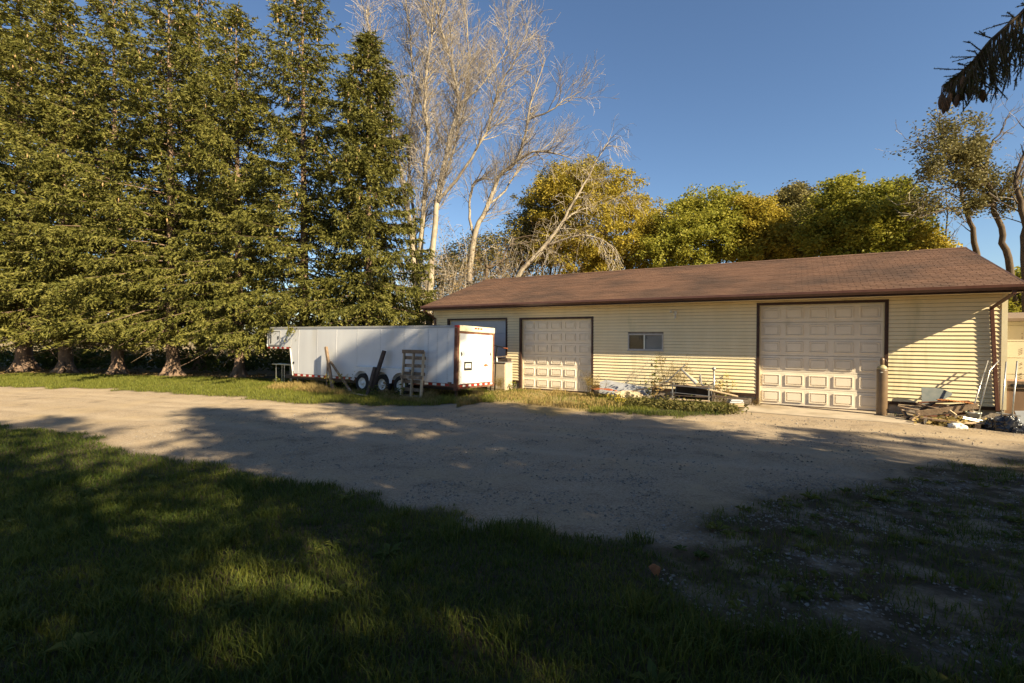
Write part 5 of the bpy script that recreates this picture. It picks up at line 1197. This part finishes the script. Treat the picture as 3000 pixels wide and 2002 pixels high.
def st_keep(x, y):
    d, pt, b = masks(x, y); cl = vnoise(x, y, 40, 1.7); return ((pt & (cl*.6+.4*vnoise(x, y, 41, 5.) > .5)) | (d & (cl > .42) & (rg.random(len(x)) < .7))) & (np.abs(x) < y*1.12+.6)
stones(26000, -2, 8.5, 2.2, 7.0, st_keep, .005, .021, 'gravel_stones', 'loose pale gravel stones on the weedy side of the drive')
stones(16000, -8, 12, 6.5, 13, st_keep, .009, .026, 'drive_gravel', 'loose pale gravel stones scattered over the drive')
# broadleaf weeds in the lawn and sparse weeds in the gravel
def rosettes(n, x0, x1, y0, y1, keep, size, m, name, label):
    x, y = scatter(n, x0, x1, y0, y1, keep); V, T = [], []
    for a, b in zip(x, y):
        s = size*rg.uniform(.5, 1.2); z = float(ground_z(a, b)); nl = rg.integers(5, 9); ph = rg.uniform(0, 6.28); tn = rg.uniform(0, .5)
        for j in range(nl):
            q = ph+j*6.283/nl+rg.normal(0, .2); d = np.array([math.cos(q), math.sin(q), 0]); sd = np.array([-d[1], d[0], 0])*s*.22; up = np.array([0, 0, s])
            o_ = np.array([a, b, z+.01]); l = s*rg.uniform(.7, 1.2); mid = o_+d*l*.55+up*rg.uniform(.25, .5); tip = o_+d*l+up*rg.uniform(.1, .45)
            V += [o_, mid-sd, tip, o_, tip, mid+sd]; T += [tn]*6
    if V: tag(tri_mesh(name, np.array(V), m, np.array(T)), label, None, None, 'stuff')
rosettes(260, -6, 7, 2.0, 8, lambda x, y: lawn_keep(x, y, 0, .3) & (vnoise(x, y, 50, 1.2) > .45), .11, M_weed, 'lawn_weeds', 'broad leaved plantain and dandelion weeds in the lawn')
rosettes(420, -1, 9, 2.2, 9, lambda x, y: masks(x, y)[1] & (vnoise(x, y, 51, 1.1) > .4), .085, M_weed, 'gravel_weeds', 'small broad leaved weeds sprouting in the gravel')
X, Y = scatter(60000, -1, 10, 2.2, 9, lambda x, y: masks(x, y)[1] & (vnoise(x, y, 52, 1.5)*.6+vnoise(x, y, 53, 4.)*.4 > .55) & (np.abs(x) < y*1.12+.6))
blades(rg, X, Y, .03+.06*vnoise(X, Y, 54, 2.), .0035, M_grass, 'gravel_grass', 'thin grass growing through the gravel', .9, (.25, .25), 1)
# one curled red leaf
lx, ly = G(1927, 1690); lz = float(ground_z(lx, ly)); q = MB(); n = 6
for i in range(n+1):
    u = i/n; wd = .045*math.sin(math.pi*min(1, u*.9+.08)); zz = .045+.05*math.sin(u*3.0)
    q.v += [Vector((lx-.02+.015*math.sin(u*6), ly-.03+u*.09, lz+zz)), Vector((lx+wd-.02, ly-.03+u*.09, lz+zz-.025)), Vector((lx-wd-.02, ly-.03+u*.09, lz+zz-.02))]
for i in range(n):
    a = i*3; q.f += [(a, a+1, a+4, a+3), (a+2, a, a+3, a+5)]
b0 = Vector((lx, ly, lz)); q.v = [v-b0 for v in q.v]; me = bpy.data.meshes.new('fallen_leaf'); me.from_pydata([tuple(v) for v in q.v], [], q.f); me.materials.append(M_redleaf)
o = link(bpy.data.objects.new('fallen_leaf', me)); o.location = b0; tag(o, 'curled reddish dead leaf lying on the edge of the lawn', 'leaf'); md = o.modifiers.new('skin', 'SOLIDIFY'); md.thickness = .002
